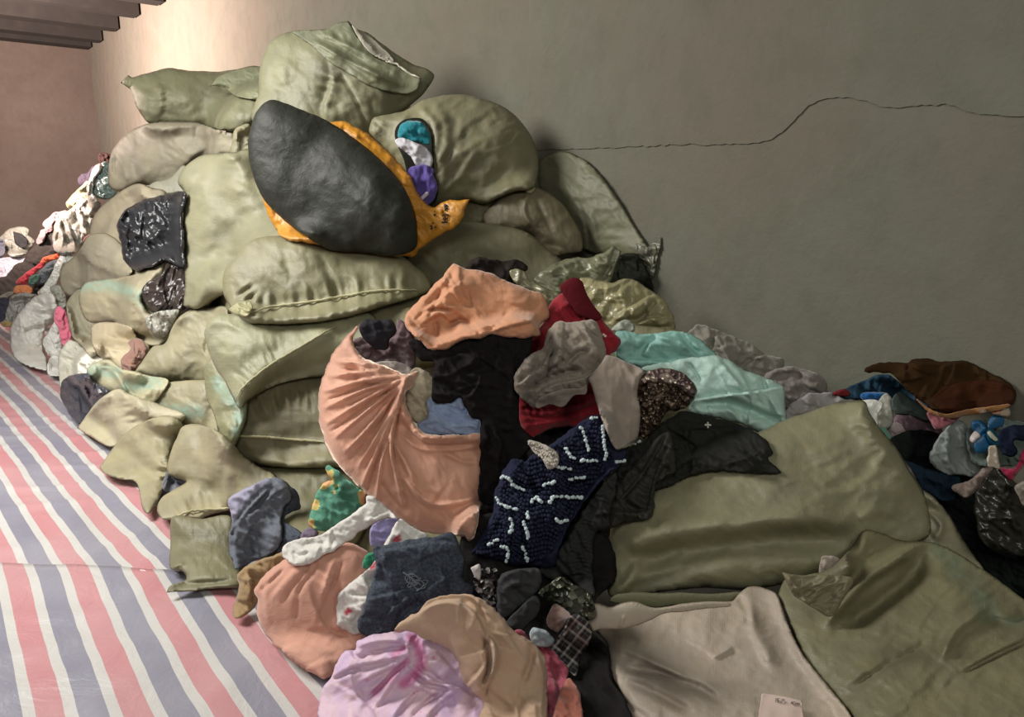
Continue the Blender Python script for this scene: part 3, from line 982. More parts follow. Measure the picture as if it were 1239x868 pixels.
sack('grey green sack with a bright pinkish end at the upper left of the stack',
     ['_', (131, 205), (133, 190), (140, 176), (155, 160), (178, 150), (207, 147), (240, 148), (262, 157), (285, 165), (285, 185), (250, 190), (225, 210), (208, 228), (190, 226), (168, 224), (146, 232), (132, 226)],
     (195, 190), col='948f7e', gx=-0.3, k=0.95,
     folds=[(['c', (620, 230), (600, 330), (640, 440)], 2.5, -0.05), (['c', (650, 210), (690, 340), (730, 470)], 2.5, 0.05), (['c', (760, 220), (800, 330), (810, 440)], 3, -0.05), (['A', (850, 850), (900, 760), (1000, 690)], 3, -0.04), (['c', (600, 200), (570, 300), (575, 400)], 2.5, 0.05)])
sack('tiny olive sack corner wedged left of the black bag above the tall sack',
     ['_', (279, 186), (281, 170), (285, 156), (301, 150), (308, 165), (305, 188), (290, 191)], (292, 172), col='96937c', d=5.2)
sack('small sack end between the grey green sack and the tall sack',
     ['_', (176, 232), (185, 221), (205, 216), (222, 200), (232, 215), (225, 250), (195, 245)], (200, 228), col='98988a')
sack('beige grey sack leaning behind the shiny black bag',
     ['_', (108, 285), (111, 268), (119, 254), (134, 241), (150, 229), (168, 222), (186, 228), (201, 233), (200, 265), (172, 330), (125, 325), (105, 305)], (148, 275), col='a8a08c', k=0.9, gx=-0.3,
     folds=[(['B', (540, 230), (510, 290), (500, 350)], 5, 0.05), (['B', (590, 180), (640, 160), (710, 150)], 3, 0.04)])
sack('beige grey sack left of the black bag with a smooth rounded belly',
     ['_', (72, 335), (76, 322), (88, 312), (98, 300), (108, 285), (130, 283), (150, 300), (160, 325), (150, 342), (108, 345), (98, 352), (85, 358), (75, 350)], (112, 320), col='a5a08e', k=0.9, gx=-0.3)
sack('narrow pale sack standing left of the teal striped sack',
     ['_', (80, 370), (84, 360), (98, 350), (110, 370), (125, 390), (120, 425), (110, 432), (100, 420), (86, 405)], (95, 385), col='a8a590')
sack('olive sack with a pale teal stripe, its open mouth holding black plastic',
     ['_', (97, 372), (96, 355), (105, 342), (130, 338), (155, 334), (178, 326), (201, 315, 1), (197, 334), (180, 347), (172, 362), (180, 378), (200, 392), (222, 374), (230, 382), (217, 398), (202, 414), (181, 419), (155, 402), (137, 391), (112, 391), (103, 386)],
     (150, 365), col='9c9680', k=0.85, gx=-0.25,
     paint=[(['B', (390, 565), (500, 560), (600, 590), (680, 640)], 8)],
     folds=[(['B', (520, 610), (570, 670), (620, 740)], 3, 0.05), (['B', (560, 590), (600, 650), (650, 700)], 3, -0.05), (['B', (770, 460), (700, 540), (680, 620)], 4, 0.04)])
bag('garbage_bag', 'crumpled dark plastic bag with brown tint held in the mouth of the teal striped sack',
     ['B', (662, 590), (690, 550), (740, 520), (770, 490), (785, 450), (850, 470), (885, 560), (900, 690), (840, 710), (760, 710), (700, 680)], M('plastic', '39302c', rough=0.3), at=(200, 350), off=0.0, cat='bag',
     noise=((0.03, 0.12), (0.03, 0.08, 120, 2, True)))
bag('plastic_bag', 'clear crinkled plastic wrap at the lower mouth of the teal striped sack',
     ['B', (685, 720), (720, 690), (790, 680), (840, 680), (815, 740), (790, 790), (740, 815), (700, 780)], M('clear', 'c0bfb4'), at=(195, 390), off=-0.05, cat='bag', noise=((0.02, 0.05, 60, 1.5, True),))
sack('beige sack with a rip below the teal striped sack',
     ['_', (111, 412), (110, 398), (118, 391), (138, 390), (158, 396), (166, 408), (180, 418), (178, 432), (163, 455), (150, 456), (138, 446), (125, 436), (114, 424)], (140, 420), col='aca18a', k=0.8,
     folds=[(['Y', (180, 560), (260, 600), (300, 600)], 2, -0.04)])
bag('clothing', 'dusty brown pink cloth bursting from the ripped beige sack',
     ['Y', (240, 720), (255, 680), (300, 630), (280, 590), (340, 565), (390, 600), (410, 640), (360, 720), (330, 765), (265, 765)], M('cloth', '8c6a5e'), at=(160, 430), off=0.0)
sack('smooth khaki sack in the middle of the stack, right of the ripped beige sack',
     ['_', (165, 452), (172, 438), (185, 420), (200, 415), (208, 397), (220, 381), (235, 374), (252, 372), (275, 375), (275, 450), (262, 465), (240, 466), (215, 464), (192, 460)], (215, 425), col='938f76', k=0.85,
     folds=[(['Y', (760, 620), (800, 700), (840, 780)], 3, -0.03)])
sack('khaki sack with a teal patch low in the middle of the stack',
     ['_', (175, 492), (182, 477), (195, 466), (210, 462), (255, 461), (275, 475), (280, 510), (265, 526), (240, 517), (215, 511), (190, 504)], (225, 488), col='949078',
     paint=[(['C', (700, 370), (800, 380), (930, 380)], 9)], gx=-0.2)
sack('olive sack with two teal patches lying above the tapering floor sack',
     ['_', (105, 450), (112, 440), (132, 435), (145, 445), (165, 450), (182, 455), (204, 460), (195, 478), (180, 494), (165, 490), (145, 480), (128, 478), (114, 465)], (150, 465), col='a9a68c',
     paint=[(['C', (430, 190), (480, 190), (540, 200)], 8), (['C', (600, 260), (680, 250), (730, 240)], 9)], gx=-0.2,
     folds=[(['C', (530, 190), (570, 250), (600, 300)], 2.0, 0.05)])
bag('garbage_bag', 'shiny silver black plastic bag on the tarpaulin under the white pleated bag',
     ['C', (285, 290), (292, 240), (330, 210), (410, 198), (430, 230), (520, 290), (450, 360), (378, 432), (330, 400), (295, 340)], M('plastic', '4a4a52', rough=0.28), at=(97, 480), off=0.05, cat='bag', k=0.8,
     folds=[(['C', (340, 250), (370, 300), (380, 380)], 2.5, 0.04), (['C', (400, 260), (420, 300), (410, 350)], 2.5, -0.04)])
sack('tapering sack on the tarpaulin, its point to the left below the silver black bag',
     ['_', (93, 518, 1), (105, 502), (118, 486), (132, 475), (145, 471), (165, 480), (200, 492), (225, 505), (190, 530), (160, 535), (134, 541), (112, 530)], (140, 508), col='aca790', k=0.85, gx=-0.2,
     pucker=[(['C', (600, 310), (620, 440)], 9, 0.025, 5)])
sack('tall upright olive sack in the centre left of the stack',
     ['_', (222, 370), (224, 340), (221, 303), (222, 252), (224, 235), (215, 220), (222, 204), (245, 188), (285, 184), (305, 182), (318, 215), (340, 250), (360, 285), (350, 300), (320, 320), (300, 345), (270, 357), (255, 366), (238, 374), (229, 372)],
     (270, 280), col='979680', k=0.75, d=4.9, gx=-0.1,
     folds=[(['B', (1010, 220), (1060, 260), (1100, 240)], 7, 0.03), (['G', (380, 350), (330, 430), (270, 490)], 5, -0.03), (['G', (80, 530), (160, 580), (150, 660)], 4, 0.03)],
     noise=((0.045, 0.22), (0.010, 0.11, 20, 1.6, True)))
bag('garbage_bag', 'shiny black garbage bag wedged left of the tall upright olive sack',
     ['B', (548, 280), (570, 235), (600, 200), (700, 155), (800, 130), (872, 128), (868, 190), (852, 260), (865, 320), (862, 470), (800, 462), (765, 447), (700, 482), (620, 487), (580, 440), (560, 350)],
     M('plastic', '2f3033', rough=0.28), at=(183, 280), off=-0.15, cat='bag', k=0.7,
     folds=[(['B', (600, 210), (570, 260), (620, 300)], 3, 0.05), (['B', (640, 340), (690, 360), (740, 400)], 3, -0.04), (['B', (600, 350), (610, 400), (690, 430)], 3, 0.04)],
     noise=((0.04, 0.18), (0.028, 0.07, 50, 1.6, True)))
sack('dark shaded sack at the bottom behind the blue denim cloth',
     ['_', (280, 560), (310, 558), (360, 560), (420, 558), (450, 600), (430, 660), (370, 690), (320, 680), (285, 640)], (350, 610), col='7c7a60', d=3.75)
sk = sack('broad olive sack with a stitched rim in the fourth tier of the stack',
     ['_', (270, 548), (262, 510), (264, 490), (290, 470), (330, 460), (380, 455), (420, 450), (450, 480), (440, 560), (400, 566), (350, 566), (310, 563), (288, 556)],
     (340, 515), col='8e8a72', k=0.8, d=3.75,
     pucker=[(['H', (380, 440), (520, 400), (700, 380)], 13, 0.03, 9)],
     folds=[(['H', (310, 565), (450, 575), (600, 590), (740, 600)], 2, 0.02)])
cord('seam', ['H', (320, 572), (450, 576), (600, 588), (745, 600)], 0.006, SEAM, parent=sk, wob=0.001)

sack('olive sack end with a teal edge standing left of the broad stitched sack',
     ['_', (247, 452), (250, 440), (262, 432), (285, 445), (297, 470), (299, 500), (293, 520), (280, 545), (268, 530), (258, 500), (250, 480)], (272, 485), col='949478', d=3.85, k=0.7, gap=0.025,
     paint=[(['H', (240, 320), (300, 400), (345, 440), (340, 560)], 8)])
sk = sack('large pale sack in the third tier, its front fold hanging over dark shade',
     ['_', (247, 405), (252, 392), (262, 382), (280, 380), (310, 386), (345, 392), (400, 385), (450, 380), (460, 430), (440, 450), (400, 454), (355, 460), (325, 470), (300, 485), (290, 495), (281, 480), (272, 462), (258, 440)],
     (330, 430), col='a3a48a', k=0.85, d=3.72,
     folds=[(['H', (330, 420), (360, 360), (430, 290), (520, 225), (640, 155), (800, 60)], 9, 0.07), (['H', (440, 380), (560, 300), (700, 250), (850, 200)], 10, -0.08)],
     pucker=[(['H', (330, 340), (420, 240), (520, 180)], 10, 0.015, 6)],
     paint=[(['H', (300, 400), (345, 450)], 7)])
cord('seam', ['H', (330, 410), (355, 355), (430, 285), (520, 220), (640, 150), (800, 55)], 0.005, SEAM, parent=sk, wob=0.001)
sk = sack('olive sack with a gathered tied mouth at the lower left of the stack',
     ['_', (120, 566, 1), (128, 555), (140, 537), (158, 520), (180, 508), (205, 503), (222, 515), (218, 530), (206, 548), (204, 570), (199, 590), (190, 608), (180, 622), (172, 615), (165, 585), (145, 580), (128, 574)], (165, 560), col='979279', k=0.8, d=4.75, gx=-0.2,
     folds=[(['C', (630, 520), (615, 600), (630, 660)], 6, 0.025)], wr=(4, 22, 3, 0.005, 80, 40),
     pucker=[(['C', (780, 580), (760, 720), (740, 800)], 8, 0.03, 6)])
bag('clothing', 'bluish grey cloth showing in the gap between two lower left sacks', ['C', (760, 730), (775, 670), (800, 640), (880, 705), (860, 740), (780, 760)], M('cloth', '6f7078'), d=4.5)
sk = sack('wide olive sack with a stitched lower edge above the small floor sack',
     ['_', (213, 532), (222, 516), (243, 514), (269, 525), (287, 543), (310, 563), (335, 578), (320, 600), (278, 612), (276, 618), (255, 623), (239, 629), (211, 629), (196, 628), (190, 618), (196, 602), (212, 592), (224, 583), (203, 574), (205, 552)],
     (255, 575), col='979279', k=0.8, d=4.1,
     folds=[(['C', (830, 800), (900, 760), (1000, 680)], 9, 0.04), (['C', (870, 520), (930, 600), (1060, 640)], 8, 0.025)], wr=(5, 26, 3, 0.005, 60, 50),
     pucker=[(['D', (430, 250), (530, 190), (690, 170)], 12, 0.025, 8)])
cord('seam', ['D', (430, 262), (480, 235), (560, 222), (700, 213)], 0.006, SEAM, parent=sk, wob=0.001)
sk = sack('small dark olive sack on the tarpaulin at the foot of the stack',
     ['_', (207, 628), (215, 624), (242, 628), (276, 624), (285, 640), (290, 670), (292, 700), (287, 711), (268, 712), (252, 713), (229, 716), (202, 717, 1), (206, 709), (224, 702), (221, 692), (206, 688), (206, 660)], (245, 675), col='84816a', k=0.7, d=3.45, gx=-0.05,
     folds=[(['D', (480, 470), (430, 490), (420, 570)], 2.5, 0.03), (['D', (410, 590), (480, 570), (640, 560), (720, 545)], 3, -0.035), (['D', (490, 520), (470, 550)], 2, -0.03)])

# upper right of the stack
sack('flat olive sack leaning against the wall at the right of the stack',
     ['_', (650, 205), (658, 190), (682, 183), (708, 194), (725, 210), (745, 237), (764, 268), (780, 293), (786, 302), (775, 310), (745, 310), (715, 306), (690, 290), (670, 260), (655, 230)], (720, 245), col='7c7e6a', d=4.62, k=0.5,
     folds=[(['F', (700, 450), (760, 560), (840, 650), (860, 780)], 3, 0.03), (['F', (740, 520), (800, 620), (830, 780)], 2, -0.03)], gx=-0.15)
bag('plastic_bag', 'wisp of translucent plastic behind the leaning sack near the wall', ['F', (1040, 760), (1100, 770), (1150, 720), (1160, 760), (1140, 850), (1120, 920), (1060, 900)], M('plastic', '6a695a'), d=4.3, cat='bag', k=0.3)
bag('clothing', 'black sheet put in for the shade of the hollow behind the gold plastic bag', ['I', (960, 260), (980, 200), (1040, 120), (1130, 110), (1200, 250), (1180, 330), (1000, 320)], M('cloth', '262720'), d=4.35)  # black sheet stands in for the shade of a dark hole
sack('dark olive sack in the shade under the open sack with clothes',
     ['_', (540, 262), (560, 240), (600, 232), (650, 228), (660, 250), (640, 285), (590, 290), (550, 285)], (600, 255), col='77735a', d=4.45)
sk = sack('brownish sack with a tied knot right of the centre, below the open sack',
     ['F', (330, 620), (400, 545), (470, 500), (520, 478), (560, 482), (640, 520), (700, 570), (750, 640), (790, 720), (788, 790), (720, 805), (660, 812), (600, 770), (540, 710), (450, 700), (350, 680)],
     (650, 268), col='857d6a', d=4.3, k=0.8,
     folds=[(['F', (540, 500), (520, 600), (560, 680)], 3, 0.03), (['F', (560, 510), (600, 600), (660, 720)], 3, -0.025)])
cord('tied_knot', ['F', (518, 500), (530, 480), (550, 480), (562, 500), (545, 512), (528, 506)], 0.012, M('sack', 'a09a80', '8aa898'), parent=sk)
sack('smooth olive sack right of centre, under the yellow corner of the black bag',
     ['_', (490, 318), (500, 300), (515, 289), (539, 275), (567, 269), (603, 272), (629, 278), (645, 286), (661, 300), (680, 316), (700, 345), (660, 380), (600, 370), (540, 360), (505, 345)], (590, 310), col='888671', d=4.1, k=0.85)
bag('plastic_bag', 'olive translucent plastic bag spread behind the red cardigan',
     ['I', (640, 225), (700, 170), (800, 130), (920, 118), (1010, 70, 1), (1055, 95, 1), (1030, 150), (1000, 240), (960, 300), (850, 330), (780, 320), (700, 290)], M('plastic', '83846a', rough=0.25), d=4.0, cat='bag', k=0.4,
     folds=[(['I', (700, 190), (780, 150), (830, 135)], 3, 0.03), (['I', (780, 180), (860, 190), (895, 180)], 3, 0.03), (['I', (1030, 80), (1000, 160), (960, 230)], 4, -0.03)], noise=((0.02, 0.12), (0.02, 0.06, 20, 2, True)))
bag('plastic_bag', 'gold olive plastic bag bulging beside the wall above the teal sheet',
     ['V', (420, 300), (480, 290), (600, 320), (740, 300), (860, 370), (940, 420), (1000, 510), (1015, 570), (1000, 625), (900, 640), (800, 660), (640, 640), (560, 580), (500, 470), (440, 390)], M('plastic', '9d9672', rough=0.25), d=3.75, cat='bag', k=0.7,
     folds=[(['V', (620, 560), (720, 480), (860, 400)], 4, 0.04), (['V', (680, 560), (800, 540), (900, 420)], 4, -0.04), (['V', (760, 580), (880, 540), (1000, 560)], 3, 0.03), (['V', (800, 600), (880, 600), (980, 600)], 3, -0.03)],
     noise=((0.02, 0.12), (0.018, 0.06, 150, 2, True)))

# top of the stack
sk = sack('topmost olive sack with its loose cloth mouth folded over to the right',
     ['E', (95, 560), (125, 440), (130, 340), (150, 260), (200, 180), (290, 145), (440, 135), (500, 105), (550, 98, 1), (580, 130), (640, 155), (700, 200), (760, 245), (850, 300), (920, 325), (952, 355), (930, 400), (880, 460), (810, 515), (740, 560), (660, 640), (560, 660), (400, 640), (200, 620)],
     (400, 90), col='8c8c76', d=4.75, k=0.7, gx=0.0,
     FA=1.0, FW=1.0,
     folds=[(['E', (440, 580), (430, 500), (462, 400), (465, 330)], 4, 0.05, 's'), (['E', (640, 600), (560, 420), (490, 325)], 1.6, -0.02), (['E', (700, 400), (760, 450), (800, 500)], 4, -0.02), (['E', (230, 300), (260, 400)], 9, 0.02)],
     pucker=[(['E', (470, 330), (420, 500)], 14, 0.015, 5)])
soft('mouth_flap', ['E', (290, 148), (440, 137), (500, 108), (550, 100, 1), (600, 180), (680, 270), (730, 290), (800, 320), (890, 368, 1), (870, 420), (820, 440), (740, 430), (640, 400), (560, 350), (460, 290), (370, 210)],
     sackmat('838772'), parent=sk, k=0.18, noise=((0.01, 0.1), (0.012, 0.07, 35, 3, True)), folds=[(['E', (380, 190), (520, 270), (640, 330), (800, 400)], 3, 0.03), (['E', (400, 175), (520, 230), (640, 300), (740, 340)], 2.5, -0.03), (['E', (440, 160), (560, 220), (660, 270)], 3, 0.02), (['E', (340, 200), (420, 260), (560, 340)], 2.5, -0.02)])
soft('inner_lining', ['E', (565, 118), (590, 135), (640, 165), (700, 215), (745, 260), (760, 288), (720, 285), (670, 262), (620, 215), (590, 170)], M('cloth', 'aba595'), parent=sk, k=0.15, label='pale inner lining of the open mouth')
cord('frayed_edge', ['E', (722, 288), (770, 300), (820, 335), (882, 366)], 0.006, M('cloth', 'd8d4c0'), parent=sk, wob=0.002, label='white frayed edge of the mouth')
sk = sack('open olive sack at the upper right of the stack with clothes in its mouth',
     ['_', (447, 160), (450, 145), (453, 142), (476, 137), (492, 133), (512, 121), (540, 115), (565, 115), (598, 124), (619, 136), (639, 159), (650, 183), (652, 203), (645, 227), (622, 232), (603, 240), (585, 247), (567, 243), (530, 251), (510, 250), (497, 220), (480, 195), (462, 175)],
     (560, 180), col='8a8871', d=4.4, k=0.8, gap=0.02, gx=0.05,
     folds=[(['E', (880, 500), (940, 560), (960, 640), (945, 740)], 4, 0.04), (['F', (110, 110), (160, 220), (130, 350), (160, 480)], 5, 0.03), (['E', (680, 570), (780, 560), (840, 530)], 4, 0.03)],
     pucker=[(['E', (660, 620), (700, 560)], 9, 0.03, 4), (['F', (130, 320), (280, 420)], 20, 0.02, 9)],
     noise=((0.03, 0.25), (0.014, 0.09, -40, 1.8, True)))
soft('mouth_shade', ['E', (765, 640), (775, 590), (810, 562), (860, 552), (905, 565), (935, 620), (948, 720), 'F', (100, 420), (118, 490), (105, 560), (60, 590), (20, 560), (0, 500), 'E', (830, 860), (810, 760)], M('cloth', '24251f'), parent=sk, k=0.1, label='dark patch painted for the shade in the sack mouth')  # shade inside the mouth, painted as a dark patch
bag('clothing', 'teal blue cloth in the mouth of the open sack', ['E', (778, 640), (790, 590), (830, 565), (880, 568), (910, 590), (932, 640), (925, 680), (880, 665), (820, 658)], M('cloth', '1f7f8c'), d=3.95, k=0.4, cap=0.04)
bag('clothing', 'white cloth in the mouth of the open sack', ['E', (768, 660), (800, 650), (860, 668), (910, 690), (942, 730), (935, 785), (900, 770), (870, 780), (840, 730), (800, 700)], M('cloth', 'c9c6cc'), d=3.92, k=0.4, cap=0.04,
     noise=((0.012, 0.05), (0.012, 0.03, 40, 2, True)))
bag('clothing', 'purple cloth hanging from the mouth of the open sack', ['E', (828, 800), (870, 770), (920, 775), (950, 800), 'F', (95, 430), (112, 480), (100, 540), (60, 572), (30, 560), (0, 520), (-20, 480), 'E', (826, 867)], M('cloth', '5a4c93'), d=3.9, k=0.4, cap=0.05,
     noise=((0.014, 0.06), (0.014, 0.04, 80, 2, True)))
cord('clothing_strap', ['q', (130, 308), (165, 275), (205, 235)], 0.010, M('cloth', 'cfc8d8'), label='short white strap on the purple cloth', cat='strap')
bpy.data.objects['clothing_strap'].name = 'strap'

sk = sack('horizontal olive sack with a stitched front seam under the black and yellow bag',
     ['G', (268, 560), (270, 520), (290, 470), (340, 420), (380, 370), (440, 338), (560, 330), (680, 335), (790, 380), (900, 390), (1000, 410), (1100, 425), (1180, 480), (1235, 530), (1239, 590), (1150, 625), (1050, 655), (950, 685), (850, 712), (700, 735), (540, 745), (440, 742), (390, 738), (345, 705), (300, 655), (275, 610)],
     (395, 340), col='949178', k=0.85, d=3.95,
     folds=[(['G', (560, 350), (570, 450), (600, 560)], 6, -0.02), (['G', (720, 400), (760, 500), (790, 600)], 4, -0.025)],
     pucker=[(['G', (400, 660), (600, 640), (850, 600), (1150, 570)], 15, 0.022, 9), (['G', (350, 560), (420, 660)], 12, 0.03, 6)])
cord('seam', ['G', (400, 690), (470, 668), (560, 655), (700, 637), (850, 610), (1000, 588), (1180, 585)], 0.006, SEAM, parent=sk, wob=0.001)
soft('corner_tuft', ['G', (330, 650), (350, 640), (395, 640), (410, 665), (395, 700), (375, 712), (352, 705), (300, 680)], sackmat('b5b390'), parent=sk, k=0.5, label='pale pinched corner of the sack', noise=((0.012, 0.03, 30, 2, True),))

sk = bag('packing_bag', 'black and yellow packing bag lying across the middle of the stack',
     ['_', (312, 225), (318, 240), (325, 262), (344, 288), (372, 294), (440, 302), (497, 311), (511, 300), (526, 288), (545, 279), (557, 268), (568, 241, 1), (539, 243), (523, 250), (508, 236), (493, 209), (471, 184), (440, 158), (409, 146), (360, 160), (320, 190)],
     M('plastic', 'c98a2a', rough=0.45, bs=0.10), d=4.0, cat='bag', k=0.55, gx=-0.15,
     folds=[(['q', (330, 400), (350, 440), (390, 480)], 2, -0.03), (['q', (110, 380), (220, 480), (300, 540)], 4, 0.02)])
soft('black_panel', ['_', (300, 180), (303, 155), (311, 134), (326, 121), (345, 125), (363, 132), (394, 145), (425, 165), (461, 194), (487, 224), (501, 255), (505, 280), (504, 298), (492, 307), (471, 309), (443, 306), (401, 303), (381, 293), (355, 276), (321, 244), (306, 212)],
     M('plastic', '30322c', rough=0.55, vs=9, bs=0.08, sp=0.25), parent=sk, k=0.62, label='black plastic side of the bag',
     folds=[(['G', (880, 370), (900, 400)], 3, -0.02), (['G', (660, 330), (700, 320), (740, 330)], 3, 0.012)],
     noise=((0.02, 0.25), (0.004, 0.09, 35, 2.0, True), (0.002, 0.035, 20, 1.5, True)), wr=None)
for i_, pts_ in enumerate([[(225, 560), (240, 545)], [(222, 530), (236, 535)], [(240, 510), (248, 500)], [(262, 545), (270, 535)], [(255, 440), (265, 425)], [(256, 405), (266, 405)],
              [(345, 372), (372, 376)], [(342, 358), (365, 350)], [(352, 340), (352, 395)], [(325, 440), (345, 430), (378, 436)], [(330, 470), (375, 465)], [(350, 425), (345, 500)], [(320, 500), (370, 495)]]):
    cord('printed_mark', ['q'] + pts_, 0.0045, M('flat', '3a2c14'), parent=sk, label='dark printed character stroke on the yellow side', step=1.0, taper=False)

# ================================================================== clothes heap right of the stack
sack('olive sack buried under the clothes heap, right of the peach velvet bundle',
     ['_', (600, 420), (700, 395), (820, 400), (940, 440), (1000, 480), (980, 560), (860, 600), (700, 620), (600, 560)], (800, 480), d=3.55, group='sacks at the right of the heap', k=0.4)
bag('clothing', 'black cloth peeking out behind the orange peach shirt',
     ['I', (320, 190), (340, 145), (375, 125), (450, 130), (500, 140), (570, 135), (612, 170), (602, 188), (545, 190), (570, 240), (500, 260), (380, 230)], M('cloth', '2a2421'), d=3.6, k=0.5,
     paint=[(['I', (450, 140), (480, 150)], 3)])
bag('plastic_bag', 'narrow olive plastic strip between the orange peach shirt and the red cardigan',
     ['I', (530, 190), (580, 178), (630, 230), (700, 265), (775, 295), (760, 330), (690, 330), (620, 290), (560, 250)], M('plastic', '8a876a'), d=3.5, cat='bag', k=0.5, folds=[(['I', (640, 245), (770, 297)], 2, 0.015)])

# teal and grey sheets near the wall
GC = 'clothes in the heap right of the stack'
bag('clothing', 'long grey cloth lying against the wall behind the teal sheets',
     ['N', (430, 170), (460, 145), (490, 127), (560, 150), (640, 182), (760, 235), (800, 268), (885, 288), (870, 350), (850, 400), (780, 420), (640, 360), (540, 290), (470, 230)], M('cloth', '858076'), d=3.35, group=GC, k=0.35,
     folds=[(['N', (560, 160), (540, 240)], 3, -0.02), (['N', (690, 320), (760, 270), (820, 270)], 3, -0.02), (['N', (600, 200), (700, 250)], 5, 0.015)])
bag('clothing', 'grey folded cloth with a dark inside at the right end of the teal sheets',
     ['N', (790, 370), (840, 340), (900, 322), (960, 330), (1040, 360), (1085, 405), (1085, 445), (1040, 470), (960, 500), (900, 520), (820, 450)], M('cloth', '7f7872'), d=3.2, group=GC, k=0.5,
     folds=[(['N', (840, 380), (920, 360), (980, 375)], 5, -0.04), (['N', (900, 325), (1000, 360), (1075, 415)], 3, 0.02)])
bag('clothing', 'pale grey flat cloth reaching right over the big olive sack',
     ['N', (880, 560), (900, 520), (960, 470), (1040, 445), (1200, 465), (1235, 480), (1180, 500), (1100, 510), (1010, 545), (970, 570), (900, 610)], M('cloth', '96918f'), d=3.05, group=GC, k=0.3)
bag('plastic_bag', 'clear plastic scrap under the gold olive bag beside the red cardigan', ['V', (620, 620), (650, 580), (700, 552), (745, 565), (765, 620), (700, 640)], M('plastic', 'a3a89a'), d=3.4, cat='bag', k=0.6)
bag('sheet', 'dark teal sheet lying between the red cardigan and the pale mint sheet',
     ['N', (90, 260), (100, 160), (150, 160), (240, 172), (330, 160), (410, 158), (480, 190), (530, 230), (570, 270), (500, 300), (420, 310), (300, 330), (180, 320)], M('satin', '93c2b8', rough=0.55), d=3.22, cat='sheet', k=0.4, group='teal sheets',
     folds=[(['N', (190, 280), (240, 220), (290, 175)], 5, -0.03), (['N', (290, 175), (400, 200), (450, 250)], 4, 0.03), (['N', (400, 170), (440, 220), (490, 265)], 3, -0.03), (['N', (200, 290), (320, 300), (420, 285)], 4, 0.02)],
     noise=((0.012, 0.12), (0.012, 0.06, 20, 2, True)))
bag('sheet', 'pale mint sheet with creases spread in front of the grey cloths',
     ['N', (210, 330), (330, 305), (420, 285), (560, 273), (620, 290), (700, 340), (800, 380), (887, 418, 1), (893, 500), (903, 605), (870, 645), (810, 660), (700, 600), (600, 575), (450, 540), (440, 470), (400, 390), (300, 370)],
     M('satin', 'b2d0c4', rough=0.6), d=3.05, cat='sheet', k=0.45, group='teal sheets',
     folds=[(['N', (470, 480), (600, 458), (730, 440), (885, 420)], 3, 0.035), (['N', (480, 500), (640, 500), (800, 560), (880, 600)], 8, -0.04), (['N', (600, 310), (700, 430)], 2.5, 0.02), (['N', (790, 375), (800, 430)], 2.5, -0.02),
            (['N', (430, 310), (470, 340), (500, 400)], 3, -0.015)],
     noise=((0.014, 0.14), (0.008, 0.06, 30, 2, True)))

# big olive sack on the right and what lies behind it
SR = 'sacks at the right of the heap'
bag('clothing', 'bright blue printed cloth at the wall under the brown blanket', ['O', (130, 310), (180, 268), (250, 235), (370, 208), (480, 300), (570, 360), (560, 400), (440, 390), (370, 330), (350, 320), (280, 330)], M('cloth', '2f4a5e'), d=3.15, k=0.4, group='clothes by the wall at the right')
bag('clothing', 'small red cloth tip left of the blue printed cloth', ['O', (105, 300), (125, 282), (170, 275), (190, 300), (150, 312)], M('cloth', '7a2a30'), d=3.12, k=0.5, group='clothes by the wall at the right')
bag('clothing', 'bright blue cloth strip beside the shiny white plastic', ['O', (235, 315), (250, 292), (330, 290), (365, 300), (350, 345), (280, 345)], M('cloth', '1f5f9c'), d=3.02, k=0.4, group='clothes by the wall at the right')
bag('clothing', 'pale mauve cloth with soft folds under the blue cloth by the wall', ['O', (380, 470), (400, 400), (460, 370), (560, 390), (620, 460), (600, 560), (500, 600), (430, 570)], M('cloth', '7b626b'), d=3.0, k=0.5, group='clothes by the wall at the right')
bag('clothing', 'pale grey cloth edge right of the shiny white plastic', ['O', (310, 360), (335, 310), (362, 293), (386, 330), (388, 440), (360, 470), (318, 460)], M('cloth', 'a8a89c'), d=2.95, k=0.5, group='clothes by the wall at the right')
bag('clothing', 'blue grey cloth in the shade under the brown blanket', ['O', (380, 330), (420, 290), (480, 320), (570, 380), (560, 430), (470, 400), (400, 390)], M('cloth', '55605c'), d=3.0, k=0.4, group='clothes by the wall at the right')
bag('clothing', 'pinkish grey cloth hanging beside the green cloth', ['O', (385, 440), (410, 430), (445, 455), (450, 510), (430, 600), (390, 570), (370, 500)], M('cloth', '9a8a88'), d=2.9, k=0.5, group='clothes by the wall at the right')
bag('clothing', 'green cloth along the edge of the big olive sack', ['O', (310, 460), (350, 455), (385, 500), (400, 560), (370, 580), (320, 520)], M('cloth', '5f8a72'), d=2.85, k=0.5, group='clothes by the wall at the right')
bag('clothing', 'large black and green garment low at the right edge',
     ['_', (1075, 540), (1110, 520), (1170, 540), (1240, 600), (1300, 700), (1300, 790), (1200, 740), (1150, 680), (1110, 620)], M('cloth', '1c211f'), d=3.0, k=0.3, group='clothes by the wall at the right')
bag('clothing', 'navy cloth under the light grey shirt', ['g', (90, 130), (250, 180), (430, 230), (600, 260), (640, 340), (600, 420), (600, 500), (480, 520), (300, 420), (180, 260)], M('cloth', '1b2b38'), d=2.82, k=0.5, group='clothes by the wall at the right')
bag('clothing', 'light grey shirt hanging below the strawberry pink cloth',
     ['O', (560, 580), (590, 520), (640, 460), (695, 418), (740, 450), (770, 510), (800, 570), (815, 680), (740, 685), (690, 678), (620, 668), (575, 630)], M('cloth', '8c9390'), d=2.8, k=0.5, group='clothes by the wall at the right', folds=[(['O', (740, 470), (755, 670)], 3, -0.02), (['O', (660, 480), (650, 640)], 8, 0.02)])
